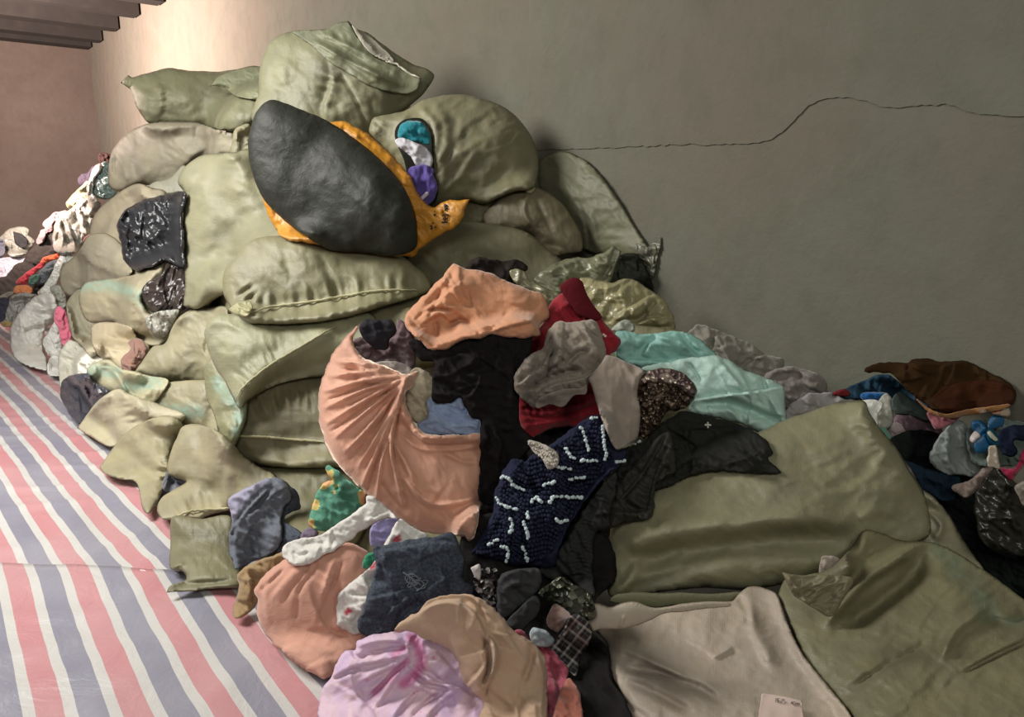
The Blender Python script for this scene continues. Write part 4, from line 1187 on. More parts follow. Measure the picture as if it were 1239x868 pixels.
bag('clothing', 'strawberry pink cloth tip under the left corner of the brown blanket', ['O', (548, 385), (600, 380), (700, 400), (680, 430), (640, 452), (590, 465), (565, 430)], M('cloth', 'a06068'), d=2.78, k=0.5, group='clothes by the wall at the right')
bag('clothing', 'light pink beige cloth crumpled below the light grey shirt',
     ['g', (555, 390), (620, 355), (700, 330), (790, 270), (860, 205), (950, 190), (940, 260), (850, 340), (770, 440), (690, 490), (600, 440)], M('cloth', '94827a'), d=2.76, k=0.5, group='clothes by the wall at the right')
bag('clothing', 'sage grey cloth behind the blue fabric flower', ['f', (700, 650), (760, 560), (1000, 520), (1239, 560), (1300, 600), (1300, 900), (1100, 960), (800, 950), (720, 860)], M('cloth', '5f6a66'), d=2.82, k=0.3, group='clothes by the wall at the right')
bag('clothing', 'very dark navy cloth at the right edge beside the blue fabric flower', ['f', (1010, 640), (1100, 590), (1239, 570), (1320, 600), (1320, 720), (1150, 730), (1180, 830), (1120, 870), (1040, 850), (1000, 740)], M('cloth', '1e2438'), d=2.7, k=0.4, group='clothes by the wall at the right')
bag('clothing', 'crimson pink cloth running down the right edge', ['g', (1020, 210), (1090, 210), (1150, 200), (1200, 100), (1239, 30), (1320, -20), (1320, 100), (1239, 180), (1170, 270), (1130, 335), (1080, 300)], M('cloth', 'a22548'), d=2.66, k=0.4, group='clothes by the wall at the right')
bag('plastic_bag', 'dark glossy bag at the right edge below the crimson cloth',
     ['g', (770, 560), (790, 440), (860, 330), (960, 215), (1060, 280), (1160, 340), (1250, 400), (1320, 500), (1320, 1000), (1000, 1000), (850, 900), (790, 720)], M('plastic', '2b2a24', rough=0.3), d=2.72, cat='bag', k=0.5)
bag('clothing', 'cream scrap of cloth at the right edge beside the dark glossy bag', ['g', (1150, 380), (1239, 330), (1320, 340), (1320, 560), (1239, 560), (1190, 480)], M('cloth', '8d8478'), d=2.6, k=0.4, group='clothes by the wall at the right')
# blue fabric flower
fl = bag('fabric_flower', 'blue fabric flower with white pieces lying on the clothes by the wall', ['f', (740, 560), (790, 525), (860, 545), (900, 600), (890, 680), (830, 690), (770, 640)], M('satin', '174f76'), d=2.68, cat='decoration', k=0.5)
for nm, pts_, c_ in [('petal', [(900, 560), (930, 500), (990, 480), (1050, 500), (1040, 580), (970, 610), (910, 620)], '174f76'), ('petal', [(770, 760), (800, 700), (880, 660), (940, 700), (925, 790), (860, 840), (790, 830)], '185883'),
                   ('petal', [(890, 640), (940, 620), (1000, 680), (1010, 760), (950, 780), (900, 720)], '174a60'), ('white_piece', [(730, 710), (760, 650), (790, 635), (830, 680), (800, 710), (760, 745)], 'b7aaa6'),
                   ('white_piece', [(895, 650), (920, 632), (960, 670), (995, 715), (970, 730), (920, 690)], 'bdb9a6')]:
    soft(nm, ['f'] + pts_, M('satin', c_), parent=fl, k=0.5, d=2.66, label=None if nm == 'petal' else 'off-white piece of the flower')
bag('ribbon', 'cream ribbon loop hanging under the blue fabric flower', ['f', (900, 867), (905, 800), (930, 765), (975, 765), (1000, 830), 'g', (1000, 100), (1017, 212), (960, 205), (895, 190), (893, 100)], M('satin', 'b5a898'), d=2.62, cat='ribbon', k=0.3,
    folds=[(['f', (945, 790), 'g', (945, 180)], 2.5, -0.02)])
bag('clothing', 'cream and orange trim at the right tip of the brown blanket', ['f', (935, 470), (970, 440), (1050, 425), (1100, 420), (1115, 480), (1080, 500), (1010, 490)], M('cloth', 'a89a84', 'b0492a'), d=2.66, k=0.5, paint=[(['f', (950, 450), (1020, 440)], 2)])
bl = bag('blanket', 'folded dark brown blanket lying on the clothes against the right wall',
     ['O', (258, 195), (300, 158), (380, 150), (460, 150), (480, 135), (530, 132), (600, 145), (720, 142), (780, 165), (830, 190), (890, 220), (940, 250), (970, 310), (950, 350), (860, 370), (780, 380), (650, 400), (560, 360), (480, 300), (420, 240), (380, 205)],
     M('cloth', '35220f'), d=2.92, cat='blanket', k=0.4, gy=-0.1, noise=((0.02, 0.2), (0.008, 0.08, 10, 2, True)), folds=[(['O', (470, 150), (560, 150), (720, 150)], 4, 0.02)])
soft('folded_layer', ['O', (575, 320), (620, 275), (680, 250), (760, 238), (830, 232), (900, 245), (945, 280), (955, 315), (930, 348), (860, 358), (760, 372), (650, 385), (600, 365)], M('cloth', '3a1d0d'), parent=bl, k=0.35, label='redder brown upper fold', noise=((0.02, 0.15), (0.012, 0.07, 5, 2, True)))
soft('binding_edge', ['O', (480, 300), (520, 335), (570, 372), (640, 392), (700, 378), (800, 362), (930, 344, 1), (940, 352), (900, 372), (800, 390), (720, 404), (650, 412), (580, 395), (530, 360)], M('cloth', '9a6c40'), parent=bl, k=0.4, label='tan edge of the blanket')
bag('plastic_bag', 'shiny white plastic at the top right corner of the big olive sack', ['O', (235, 335), (270, 325), (345, 338), (322, 400), (315, 478), (270, 445), (255, 390)], M('plastic', 'f0efe8', rough=0.15), d=2.88, cat='bag', k=0.4,
    folds=[(['O', (260, 345), (290, 400), (305, 460)], 2, 0.012), (['O', (320, 345), (300, 400)], 2, -0.01)])
sack('pale shiny sack edge sticking out behind the right end of the big olive sack',
     ['_', (1060, 520), (1075, 535), (1088, 549), (1105, 572), (1113, 590), (1128, 600), (1142, 615), (1152, 628), (1163, 648), (1178, 672), (1190, 695), (1150, 700), (1100, 680), (1070, 600)], (1120, 610), col='aaa592', d=2.85, group=SR, k=0.4,
     mat=M('sack', 'aaa592', '8c86a8', rough=0.3), paint=[(['O', (400, 590), (480, 680), (530, 740)], 5)], folds=[(['P', (880, 60), (930, 110), (900, 170)], 4, 0.03)])
sk = sack('big olive sack lying at the right under the black garments, its right end lit cream',
     ['_', (733, 690), (737, 650), (742, 630), (755, 610), (790, 590), (830, 565), (880, 540), (925, 520), (950, 508), (975, 500), (1000, 491), (1020, 487), (1045, 485), (1052, 498), (1060, 512), (1072, 527), (1087, 545), (1101, 570), (1116, 592), (1123, 615), (1126, 645), (1112, 656), (1085, 662), (1050, 665), (1010, 690), (960, 705), (900, 714), (850, 712), (800, 717), (760, 722), (738, 722)],
     (930, 600), col='96947c', d=2.8, group=SR, k=0.6, gx=-0.02, gy=-0.12, FA=1.1,
     folds=[(['P', (-300, 210), (-150, 150), (0, 130), (130, 112), (260, 98), (400, 85), (520, 92), (620, 125)], 14, 0.045), (['P', (-280, 280), (-100, 220), (100, 190), (300, 170), (480, 160), (610, 150)], 16, -0.06),
            (['M', (780, 290), (850, 240), (900, 130)], 6, 0.02), (['M', (850, 280), (1000, 230), (1150, 170)], 8, -0.02), (['P', (610, 90), (680, 60), (760, 65)], 6, 0.012), (['O', (190, 450), (240, 440), (300, 460)], 3, 0.012)],
     noise=((0.03, 0.30), (0.010, 0.12, -20, 1.6, True), (0.003, 0.03, 20, 2.0, True)), step=3.2)
soft('seam_flap', ['M', (765, 325), (800, 292), (900, 282), (1000, 288), (1110, 284), (1240, 290), (1380, 280), (1420, 310), (1300, 340), (1110, 340), (960, 355), (860, 345)], sackmat('7e7e66'), parent=sk, k=0.35, label='narrow folded seam along the lower edge', d=2.6)
bag('clothing', 'small pinkish white cloth scrap between the two olive sacks at the lower right', ['P', (470, 300), (478, 232), (500, 225), (550, 240), (560, 290), (520, 310)], M('cloth', '9c8e84'), d=2.45, k=0.5)
sk = sack('olive sack filling the lower right corner with a shiny diagonal ridge',
     ['_', (942, 722), (944, 712), (952, 700), (975, 696), (1000, 690), (1018, 676), (1033, 658), (1046, 642), (1065, 645), (1091, 654), (1130, 657), (1156, 668), (1181, 684), (1201, 697), (1239, 726), (1290, 770), (1330, 900), (1200, 930), (1060, 920), (1030, 868), (1012, 845), (995, 825), (972, 793), (960, 765)],
     (1120, 770), col='827f68', d=2.25, group=SR, k=0.45, gy=-0.3, gx=-0.03, step=2.6, FA=1.1,
     folds=[(['P', (500, 470), (560, 400), (650, 310), (740, 250), (840, 192)], 7, 0.085), (['P', (560, 500), (700, 400), (800, 320), (860, 240)], 10, -0.065), (['P', (930, 600), (980, 510), (1040, 460), (1090, 430)], 6, 0.035), (['P', (1010, 655), (1120, 590), (1239, 535)], 3, 0.02), (['P', (1000, 670), (1120, 606), (1239, 552)], 3, -0.02),
            (['P', (600, 720), (720, 640), (860, 560)], 5, -0.02), (['P', (1110, 460), (1180, 480), (1260, 450)], 6, -0.03), (['P', (640, 140), (620, 220), (560, 280)], 6, 0.015)],
     paint=[(['P', (920, 200), (1040, 330), (1110, 440)], 14, 0.5), (['P', (1100, 450), (1239, 480)], 9, 0.5)],
     mat=M('sack', '827f68', '5f7a6a'), noise=((0.03, 0.30), (0.012, 0.10, -35, 2.0, True), (0.004, 0.035, 30, 2.0, True)))
soft('folded_corner', ['P', (330, 288, 1), (400, 300), (480, 296), (540, 300), (600, 315), (560, 390), (515, 455), (450, 425), (410, 400), (370, 370)], sackmat('84806a'), parent=sk, k=0.35, d=2.2,
     noise=((0.012, 0.06), (0.014, 0.04, -20, 1.8, True)), label='crumpled shiny corner of the sack', folds=[(['P', (345, 300), (400, 370), (420, 400)], 3, 0.015), (['P', (515, 450), (400, 395), (325, 375)], 3, 0.01)])
sk = sack('light grey sack with a white paper tag at the bottom of the photo',
     ['_', (714, 758), (712, 748), (709, 744), (718, 729), (738, 734), (756, 729), (770, 729), (793, 736), (826, 731), (855, 728), (885, 728), (894, 719), (907, 710), (925, 712), (940, 720), (953, 755), (972, 793), (1001, 829), (1030, 868), (1050, 930), (765, 930), (757, 868), (756, 847), (743, 824), (738, 810), (735, 781), (725, 768)],
     (880, 800), col='b9ada6', d=2.25, group=SR, k=0.4, gy=-0.3, step=2.4, FA=1.3,
     folds=[(['U', (290, 560), (450, 580), (620, 630), (780, 700), (900, 790)], 5, -0.028), (['U', (290, 640), (420, 690), (560, 760), (700, 840)], 5, -0.022), (['U', (240, 430), (400, 490), (560, 570), (700, 640)], 4, 0.022),
            (['U', (1060, 130), (1080, 280), (1140, 400), (1230, 560)], 7, 0.02), (['U', (1000, 110), (1050, 200), (1060, 300)], 4, -0.015), (['U', (830, 500), (960, 430)], 3, 0.012), (['U', (250, 760), (350, 830), (450, 900)], 4, -0.015)],
     mat=M('sack', 'b9ada6', '8fa09a'), paint=[(['U', (1150, 860), (1180, 820)], 10, 0.3)], noise=((0.02, 0.25), (0.008, 0.10, -60, 1.8, True), (0.003, 0.03, 20, 2, True)))
soft('hem_band', ['U', (50, 262), (75, 230), (95, 160), (200, 182), (290, 155), (360, 152), (480, 188), (650, 163), (800, 148), (940, 150), (950, 175), (800, 190), (650, 210), (540, 220), (450, 262), (350, 300), (250, 318), (130, 320), (85, 330)], M('sack', 'bdb2a8', '8fa09a'), parent=sk, k=0.5, d=2.2,
     label='rolled hem along the top of the sack', folds=[(['U', (260, 310), (280, 250), (290, 235)], 2, 0.008)])
tg = soft('paper_tag', ['_', (920.5, 846), (922, 840), (928, 839.5), (948, 843), (966, 847), (971, 850), (971.5, 860), (972, 900), (920, 898)], M('flat', 'c9b3a8', rough=0.5), parent=sk, k=0.1, cap=0.003, d=2.2, label='white printed paper tag', sm=60, noise=())
# ink of the tag: MI.ZA 4EMA, blurred capitals
def ink(pts_):
    cord('printed_text', ['_'] + pts_, 0.0006, M('flat', '3b322f'), parent=tg, step=0.7, taper=False)
GL = {'M': [[(0, 1), (0, 0), (.5, .6), (1, 0), (1, 1)]], 'E': [[(1, 0), (0, 0), (0, 1), (1, 1)], [(0, .5), (.8, .5)]], '.': [[(.4, .9), (.5, 1)]], 'Z': [[(0, 0), (1, 0), (0, 1), (1, 1)]],
      'S': [[(1, 0), (0, 0), (0, .5), (1, .5), (1, 1), (0, 1)]], 'A': [[(0, 1), (.5, 0), (1, 1)], [(.2, .65), (.8, .65)]], '4': [[(.7, 1), (.7, 0), (0, .7), (1, .7)]], 'B': [[(0, 0), (0, 1), (.9, .9), (.9, .55), (0, .5), (.8, .4), (.8, 0), (0, 0)]]}
cx_ = 938.8
for ch, sx_ in zip('BE.ZS', (2.3, 1.9, 1.0, 2.3, 1.9)):
    for st_ in GL[ch]:
        ink([(cx_ + a_ * sx_, 845.3 + (cx_ - 938) * 0.17 + b_ * 4.2) for a_, b_ in st_])
    cx_ += sx_ + 0.5
cx_ = 957.0
for ch in '4EMA':
    for st_ in GL[ch]:
        ink([(cx_ + a_ * 2.3, 845.3 + (cx_ - 938) * 0.2 + b_ * 3.4) for a_, b_ in st_])
    cx_ += 2.9

# ================================================================== dark garments in the middle
bag('clothing', 'black cloth added to darken the gap under the red cardigan and the navy bobble knit',
    ['_', (575, 505), (640, 485), (720, 490), (750, 530), (740, 590), (690, 640), (610, 650), (572, 610)], M('cloth', '1c1a1a'), d=3.3, k=0.25, group=GC, step=3.5)  # filler cloth, added so the gap reads black
bag('clothing', 'large black garment hanging between the beige sweater and the light grey sack',
     ['_', (560, 640), (600, 620), (680, 620), (735, 650), (745, 700), (722, 725), (712, 760), (735, 785), (742, 825), (758, 850), (770, 930), (640, 930), (600, 820), (560, 740)], M('cloth', '1f1d1c'), d=2.75, k=0.3, group=GC, step=4)
flat_ = bag('clothing', 'black flat garment with a star stud on top of the big olive sack',
     ['W', (60, 600), (150, 540), (300, 490), (360, 420), (440, 360), (540, 300), (600, 300), (700, 330), (900, 380), (1060, 470), (1095, 520), (1115, 560), (1080, 590), (1170, 685, 1), (1000, 690), (800, 672), (640, 692), (560, 720), (480, 760), (370, 800), (250, 867), (120, 867), (60, 760)],
     M('cloth', '262623', rough=0.7), d=2.95, k=0.35, group=GC, gy=-0.1,
     folds=[(['W', (670, 545), (820, 610), (1040, 540)], 3, 0.02), (['W', (600, 400), (580, 500), (640, 640)], 4, 0.02), (['W', (700, 420), (620, 420)], 3, -0.01), (['W', (700, 400), (900, 400), (1060, 480)], 4, 0.012)])
beads('star_stud', [['W', (690, 385), (720, 385)], ['W', (704, 372), (704, 398)]], 0.005, 1.5, M('flat', 'cfcac0', rough=0.3), parent=flat_, kind=None, jit=0.1, label='small silver star stud')
bag('jacket', 'black leather-look jacket with lapels lying left of the big olive sack',
     ['K', (640, 700), (690, 600), (700, 540), (760, 450), (850, 350), (900, 280), (960, 240), (985, 290), (1000, 420), (940, 460), (900, 500), (895, 600), (880, 650), (760, 668), (700, 690)],
     M('cloth', '33322e', rough=0.5), d=2.75, cat='jacket', k=0.4, gy=-0.1,
     folds=[(['K', (740, 560), (820, 470), (880, 380), (950, 260)], 3, -0.025), (['K', (860, 640), (890, 480), (930, 380), (980, 290)], 3, 0.02), (['K', (700, 600), (790, 620), (870, 610)], 3, 0.015), (['K', (900, 490), (960, 400)], 4, -0.02)])
bag('clothing', 'black garment with finely ruched elastic hanging beside the blue bobble knit',
     ['X', (480, 560), (560, 480), (640, 380), (700, 280), (760, 180), (840, 80), (900, 0), (960, -40), (950, 120), (920, 220), (915, 300), (830, 340), (815, 480), (812, 600), (820, 730), (740, 690), (640, 610), (560, 640)],
     M('cloth', '2c2c2c', rough=0.6), d=2.68, k=0.5, group=GC,
     folds=[(['X', (650, y_), (740, y_ - 14), (815, y_ + 4)], 1.3, 0.008) for y_ in range(260, 600, 24)] + [(['X', (660, 590), (740, 560), (810, 590)], 2, 0.012)])
cdg = bag('cardigan', 'red cable knit cardigan in the middle of the clothes heap',
     ['_', (655, 395), (663, 372), (679, 355), (702, 362), (728, 386), (738, 398), (751, 412), (747, 424), (738, 432), (742, 470), (730, 512), (700, 516), (671, 518), (658, 524), (638, 530), (629, 514), (626, 486), (620, 440), (635, 410)],
     M('knit', '9a2430', ws=80), d=3.15, k=0.45, group=GC,
     folds=[(['K', (280, 130), (400, 150), (620, 80)], 3, 0.012), (['K', (270, 160), (420, 175), (630, 110)], 2, -0.012), (['K', (275, 210), (420, 190), (640, 140)], 3, 0.012), (['I', (600, 520), (650, 500), (690, 440)], 5, 0.02)])
soft('collar', ['I', (765, 265), (790, 235), (830, 217), (868, 235), (890, 290), (920, 345), (962, 400), (945, 418), (900, 412), (850, 390), (810, 340)], M('cloth', '5e1a22'), parent=cdg, k=0.4, label='darker maroon collar', d=3.08)
beads('button', [['I', (970, 485), (978, 492)]], 0.008, 3, M('flat', 'd8b8b0'), parent=cdg, kind=None, jit=0, label='pale round button')

# navy patterned contents and peach velvet bundle
bag('clothing', 'patterned grey mauve cloth curled inside the top of the peach velvet bundle',
     ['J', (150, 240), (165, 205), (220, 190), (330, 210), (380, 150), (390, 100), (450, 150), (480, 220), (470, 330), (420, 370), (340, 370), (250, 330), (170, 290)], M('floral', '6a5558', '8a7a7c', vs=26, quiet=1), d=3.05, k=0.5, group=GC,
     folds=[(['J', (200, 240), (240, 220), (270, 260), (230, 300), (190, 270)], 2.5, 0.015), (['J', (260, 320), (350, 280), (440, 270)], 2.5, -0.015), (['J', (300, 340), (370, 310), (430, 330)], 3, 0.015)])
bag('clothing', 'off-white cloth under the patterned cloth in the peach bundle', ['J', (250, 330), (300, 300), (380, 300), (440, 320), (470, 360), (420, 390), (330, 380)], M('cloth', 'a09690'), d=2.98, k=0.5, group=GC)
bag('clothing', 'black cloth band at the left rim of the peach velvet bundle',
     ['J', (213, 130), (250, 98), (310, 108), (362, 104), (385, 160), (352, 200), (348, 238), (300, 245), (250, 215), (222, 175)], M('cloth', '2b292e'), d=2.95, k=0.5, group=GC)
bag('clothing', 'cream cloth in the opening of the peach velvet bundle', ['J', (430, 390), (480, 330), (560, 380), (570, 480), (560, 560), (480, 590), (430, 520)], M('cloth', 'b8ad94'), d=2.95, k=0.5, group=GC,
     folds=[(['J', (450, 480), (500, 520), (520, 570)], 2.5, -0.015), (['J', (490, 460), (530, 500)], 2.5, 0.015)])
bag('clothing', 'light blue cloth in the opening of the peach velvet bundle',
     ['J', (480, 590), (530, 560), (530, 490), (570, 450), (680, 440), (740, 470), (800, 560), (800, 640), (700, 650), (600, 650), (510, 640)], M('cloth', '94a5c4'), d=2.92, k=0.4, group=GC,
     folds=[(['J', (560, 500), (600, 560), (700, 600)], 3, 0.015), (['J', (620, 510), (700, 540), (720, 490)], 3, -0.015), (['J', (540, 600), (650, 600), (770, 590)], 3, 0.012)], noise=((0.012, 0.06), (0.012, 0.035, 20, 2, True)))
fan = []
o_ = (440, 370)
for i_, (ex, ey, mx, my) in enumerate([(110, 300, 300, 320), (75, 370, 280, 345), (50, 440, 250, 385), (50, 520, 240, 430), (60, 590, 240, 480), (95, 660, 250, 530), (150, 720, 280, 580), (210, 790, 300, 640), (225, 880, 300, 700), (290, 960, 330, 700), (420, 960, 360, 680)]):
    fan.append((['J', o_, (mx, my), (ex, ey)], 3.4, 0.026))
    if i_ % 2 == 0:
        fan.append((['J', o_, (mx + 14, my + 28), (ex + 20, ey + 38)], 2.2, -0.022))
fan += [(['J', (500, 650), (600, 655), (775, 640)], 3, 0.016), (['J', (420, 600), (520, 680), (640, 690), (775, 675)], 3, -0.016), (['J', (400, 640), (500, 710), (640, 715), (775, 700)], 3, 0.014),
        (['J', (450, 400), (440, 480), (480, 600), (540, 640)], 4, 0.02), (['J', (600, 720), (700, 770), (770, 770)], 4, -0.012), (['Z', (780, 0), (850, 90), (960, 160), (1100, 150), (1215, 120)], 4, 0.02), (['Z', (1180, 180), (1215, 260), (1225, 330)], 3, 0.02), (['Z', (600, 0), (700, 120), (800, 220)], 5, -0.012), (['J', (350, 640), (420, 760), (480, 880)], 4, 0.015)]
bag('cloth_bundle', 'peach velvet cloth bundle tied full of clothes in front of the stack',
     ['_', (434, 394), (420, 405), (407, 421), (398, 437), (391, 455), (386, 475), (385, 497), (389, 522), (399, 548), (412, 565), (425, 580), (441, 596), (460, 613), (481, 628), (505, 641), (530, 647), (560, 649), (569, 656), (577, 640), (582, 615), (592, 590), (600, 560), (595, 530), (583, 524), (560, 526), (530, 526), (508, 520), (495, 500), (490, 480), (500, 465), (507, 449, 1), (490, 452), (465, 443), (440, 432), (430, 420), (428, 408)],
     M('velvet', 'd3a088'), d=3.02, cat='bundle', k=0.95, folds=[f_ + (('g',) if len(f_) == 3 else ()) for f_ in fan], wr=(14, 60, 1.6, 0.006, 60, 60), noise=((0.02, 0.2), (0.007, 0.06, 60, 2, True)), gy=-0.05, step=2.2, e=0.45)
bag('clothing', 'black garment hanging from under the orange peach shirt over the peach velvet bundle',
     ['_', (494, 415), (505, 410), (525, 424), (560, 410), (590, 400), (640, 395), (640, 440), (630, 470), (630, 515), (645, 530), (640, 545), (622, 562), (610, 590), (603, 605), (592, 612), (579, 606), (580, 570), (581, 540), (581, 508), (570, 505), (562, 490), (556, 482), (545, 488), (524, 486), (523, 462), (525, 440), (510, 437)],
     M('cloth', '1d191a'), d=2.9, k=0.35, group=GC,
     folds=[(['J', (700, 470), (760, 420), (780, 340)], 4, 0.02), (['J', (800, 600), (830, 650), (800, 740)], 3, -0.015), (['J', (940, 240), (940, 500)], 4, 0.015), (['J', (560, 300), (700, 260), (780, 300)], 4, 0.015)])
bag('shirt', 'orange peach shirt crumpled on top of the clothes heap',
     ['I', (38, 430), (50, 385), (90, 335), (150, 280), (230, 190), (268, 154, 1), (330, 175), (440, 192), (500, 225), (560, 252), (640, 280), (690, 300), (705, 350), (712, 400), (672, 440), (667, 490), (560, 502), (500, 495), (440, 480), (400, 500), (340, 505), (300, 512), (240, 550), (200, 557), (140, 545), (110, 510), (60, 470)],
     M('cloth', 'c8906e'), d=3.1, cat='shirt', k=0.5, FA=1.6,
     folds=[(['I', (90, 410), (150, 370), (260, 370)], 3, -0.02), (['I', (240, 440), (300, 420), (370, 460), (400, 500)], 4, -0.03), (['I', (280, 410), (340, 430), (420, 490)], 3.5, 0.02), (['I', (430, 460), (480, 430), (520, 380)], 4, -0.02), (['I', (660, 420), (560, 440), (450, 470)], 4, 0.02),
            (['I', (100, 390), (180, 330), (280, 250)], 5, 0.015), (['I', (150, 400), (200, 300)], 3, -0.015), (['I', (130, 360), (240, 240), (270, 170)], 5, -0.012), (['I', (180, 420), (190, 500)], 4, -0.015), (['I', (250, 420), (200, 390), (120, 440)], 4, 0.018)],
     noise=((0.02, 0.16), (0.008, 0.06, 25, 2.2, True)), gy=-0.05)
# sequin hat
hat = bag('sequin_hat', 'brown and silver sequin hat right of the taupe sleeve',
     ['N', (180, 420), (205, 390), (240, 352), (290, 335), (340, 333), (400, 352), (450, 390), (474, 430), (465, 480), (430, 512), (380, 530), (330, 545), (300, 600), (260, 640), (210, 660), (190, 560)], M('sequin', '3a2c24', '8a7868'), d=2.95, cat='hat', k=0.8)
soft('sequin_band', ['N', (200, 395), (240, 350), (300, 334), (350, 334), (410, 352), (455, 392), (474, 432), (455, 452), (420, 440), (370, 412), (300, 398), (240, 402), (205, 412)], M('sequin', '5a4a48', 'c8b8a8', vs=60), parent=hat, k=0.6, label='row of large silver sequins round the hat', d=2.88)
# bobble knit
bk = bag('knit_scarf', 'navy blue bobble knit with white stitches hanging down the heap',
     ['K', (20, 850), (50, 790), (100, 700), (140, 620), (150, 540), (170, 470), (200, 410), (245, 365), (290, 380), (340, 340), (400, 310), (470, 260), (545, 205), (610, 165), (655, 180), (690, 240), (725, 330), (770, 330), (740, 400), (690, 440), (640, 480), (580, 560), (520, 650), (470, 740), (430, 867), 'X', (470, 548), (400, 540), (330, 545), (260, 520), (180, 500), (110, 470), (70, 460)],
     M('knit', '22253a', ws=60), d=2.75, cat='knitwear', k=0.45, gap=0.015,
     folds=[(['K', (380, 500), (300, 480), (200, 460)], 4, 0.02), (['K', (330, 600), (340, 500), (260, 390)], 5, -0.025), (['K', (400, 600), (480, 500), (620, 480)], 5, -0.02), (['K', (540, 220), (560, 300), (600, 400)], 5, 0.02), (['K', (640, 200), (660, 300), (680, 400)], 4, 0.02), (['X', (300, 180), (290, 360), (270, 520)], 4, 0.02), (['X', (400, 180), (380, 360), (400, 520)], 4, -0.02), (['X', (200, 200), (180, 350)], 4, 0.015)],
     noise=((0.015, 0.08), (0.012, 0.035, 70, 1.5, True)))
WS = [['K', (480, 320), (500, 350), (525, 368)], ['K', (555, 225), (570, 260), (580, 300), (590, 330)], ['K', (655, 215), (660, 290), (670, 340), (665, 370)], ['K', (400, 400), (450, 408), (500, 415)],
      ['K', (380, 492), (430, 480)], ['K', (500, 465), (575, 455)], ['K', (405, 575), (430, 550), (490, 550), (560, 552)], ['K', (320, 570), (345, 550), (368, 575)], ['K', (180, 455), (215, 460), (240, 495), (285, 515)],
      ['K', (155, 550), (175, 580), (210, 595), (250, 605)], ['K', (560, 378), (630, 380)], ['K', (600, 180), (625, 175)], ['K', (435, 655), (455, 670), (490, 655)], ['X', (300, 250), (305, 290), (298, 335)], ['X', (380, 265), (395, 310), (405, 370)],
      ['X', (165, 410), (215, 378)], ['X', (240, 420), (275, 430), (285, 480), (268, 515)], ['X', (375, 425), (390, 460), (405, 510)], ['X', (405, 205), (408, 240)], ['K', (720, 385), (755, 380)], ['K', (800, 300), (830, 290)]]
NS_ = []
_pl = np.array([q_[:2] for q_ in px(['K', (60, 820), (120, 720), (165, 620), (180, 500), (260, 390), (340, 360), (470, 285), (620, 185), (660, 240), (700, 340), (640, 450), (560, 540), (480, 680), (420, 800), 'X', (460, 520), (320, 520), (120, 455)])])
for i_ in range(60):
    a_ = np.stack([np.arange(560, 760, 2.0), 500 + 0 * np.arange(560, 760, 2.0)], -1)
    xs_ = np.arange(560, 760, 2.0)
    ys_ = 420 + i_ * 5.5 + 5 * np.sin(xs_ / 9.0) + (xs_ - 640) * 0.25
    ok_ = inside(_pl, np.stack([xs_, ys_], -1))
    seg_ = [(float(x_), float(y_)) for x_, y_, k_ in zip(xs_, ys_, ok_) if k_]
    if len(seg_) > 3:
        NS_.append(['_'] + seg_[::2])
beads('dark_stitch', NS_, 0.0075, 3.2, M('cloth', '25283c'), parent=bk, jit=0.8, label='raised navy yarn stitches')
beads('white_stitch', WS, 0.0068, 2.4, M('cloth', 'c4d4d8'), parent=bk, jit=1.0, label='pale blue white yarn stitches in short rows')
fk = bag('clothing', 'fluffy cream knit edge between the red cardigan and the navy bobble knit', ['K', (305, 285), (350, 290), (400, 310), (445, 345), (445, 400), (400, 418), (370, 370), (330, 335)], M('cloth', 'a39a90'), d=2.72, k=0.6, group=GC)
beads('fluffy_yarn', [['K', (310, 295), (380, 320), (440, 350)], ['K', (330, 320), (390, 350), (440, 380)], ['K', (360, 350), (400, 390), (430, 400)]], 0.005, 1.8, M('cloth', 'b9b0a4'), parent=fk, jit=1.2)
# taupe sweater and its sleeve
sw = bag('sweater', 'taupe sweater crumpled over the red cardigan with one sleeve hanging down',
     ['I', (550, 700), (560, 660), (600, 600), (645, 570), (690, 540), (700, 480), (715, 450), (760, 425), (820, 430), (880, 418), (930, 422), (960, 480), (975, 540), (978, 600), (930, 650), (895, 720), (885, 760), (830, 770), (780, 822), (720, 812), (650, 832), (600, 795), (560, 750)],
     M('cloth', '8f8478'), d=2.98, cat='sweater', k=0.6, step=1.6, FA=1.9, FW=0.9,
     folds=[(['I', (560, 720), (640, 660), (700, 600), (740, 480)], 4, 0.03), (['I', (600, 740), (690, 690), (720, 620), (720, 560)], 4, -0.035), (['I', (640, 780), (720, 720), (880, 680), (960, 610)], 4, 0.03), (['I', (680, 700), (780, 660), (860, 650)], 3.5, -0.03),
            (['I', (780, 500), (770, 600), (700, 650)], 4, 0.025), (['I', (800, 620), (850, 570), (900, 560)], 3.5, -0.02), (['I', (720, 500), (740, 560), (710, 600)], 3, -0.03), (['I', (880, 440), (940, 540), (960, 600)], 5, 0.015)])
soft('sleeve', ['I', (900, 690), (925, 655), (960, 615), (985, 580), (1070, 610), (1155, 650), (1140, 690), (1128, 750), (1140, 867), 'K', (822, 90), (832, 150), (826, 240), (810, 280), (770, 305), (722, 328), (690, 280), (650, 180), (600, 20)], M('cloth', '9a8c80'), parent=sw, k=0.5, label='smoother pinkish taupe sleeve', d=2.9,
     folds=[(['I', (1060, 620), (1110, 690), (1120, 780)], 4, 0.012), (['K', (690, 60), (700, 150), (690, 230)], 4, 0.01)], noise=((0.012, 0.1), (0.005, 0.05, 80, 2, True)))
soft('ribbed_hem', ['I', (650, 800), (690, 770), (780, 740), (860, 735), (890, 720), (885, 762), (830, 772), (780, 822), (720, 812), (660, 830)], M('knit', '93877a', ws=70), parent=sw, k=0.3, label='ribbed hem of the sweater', uvang=20)

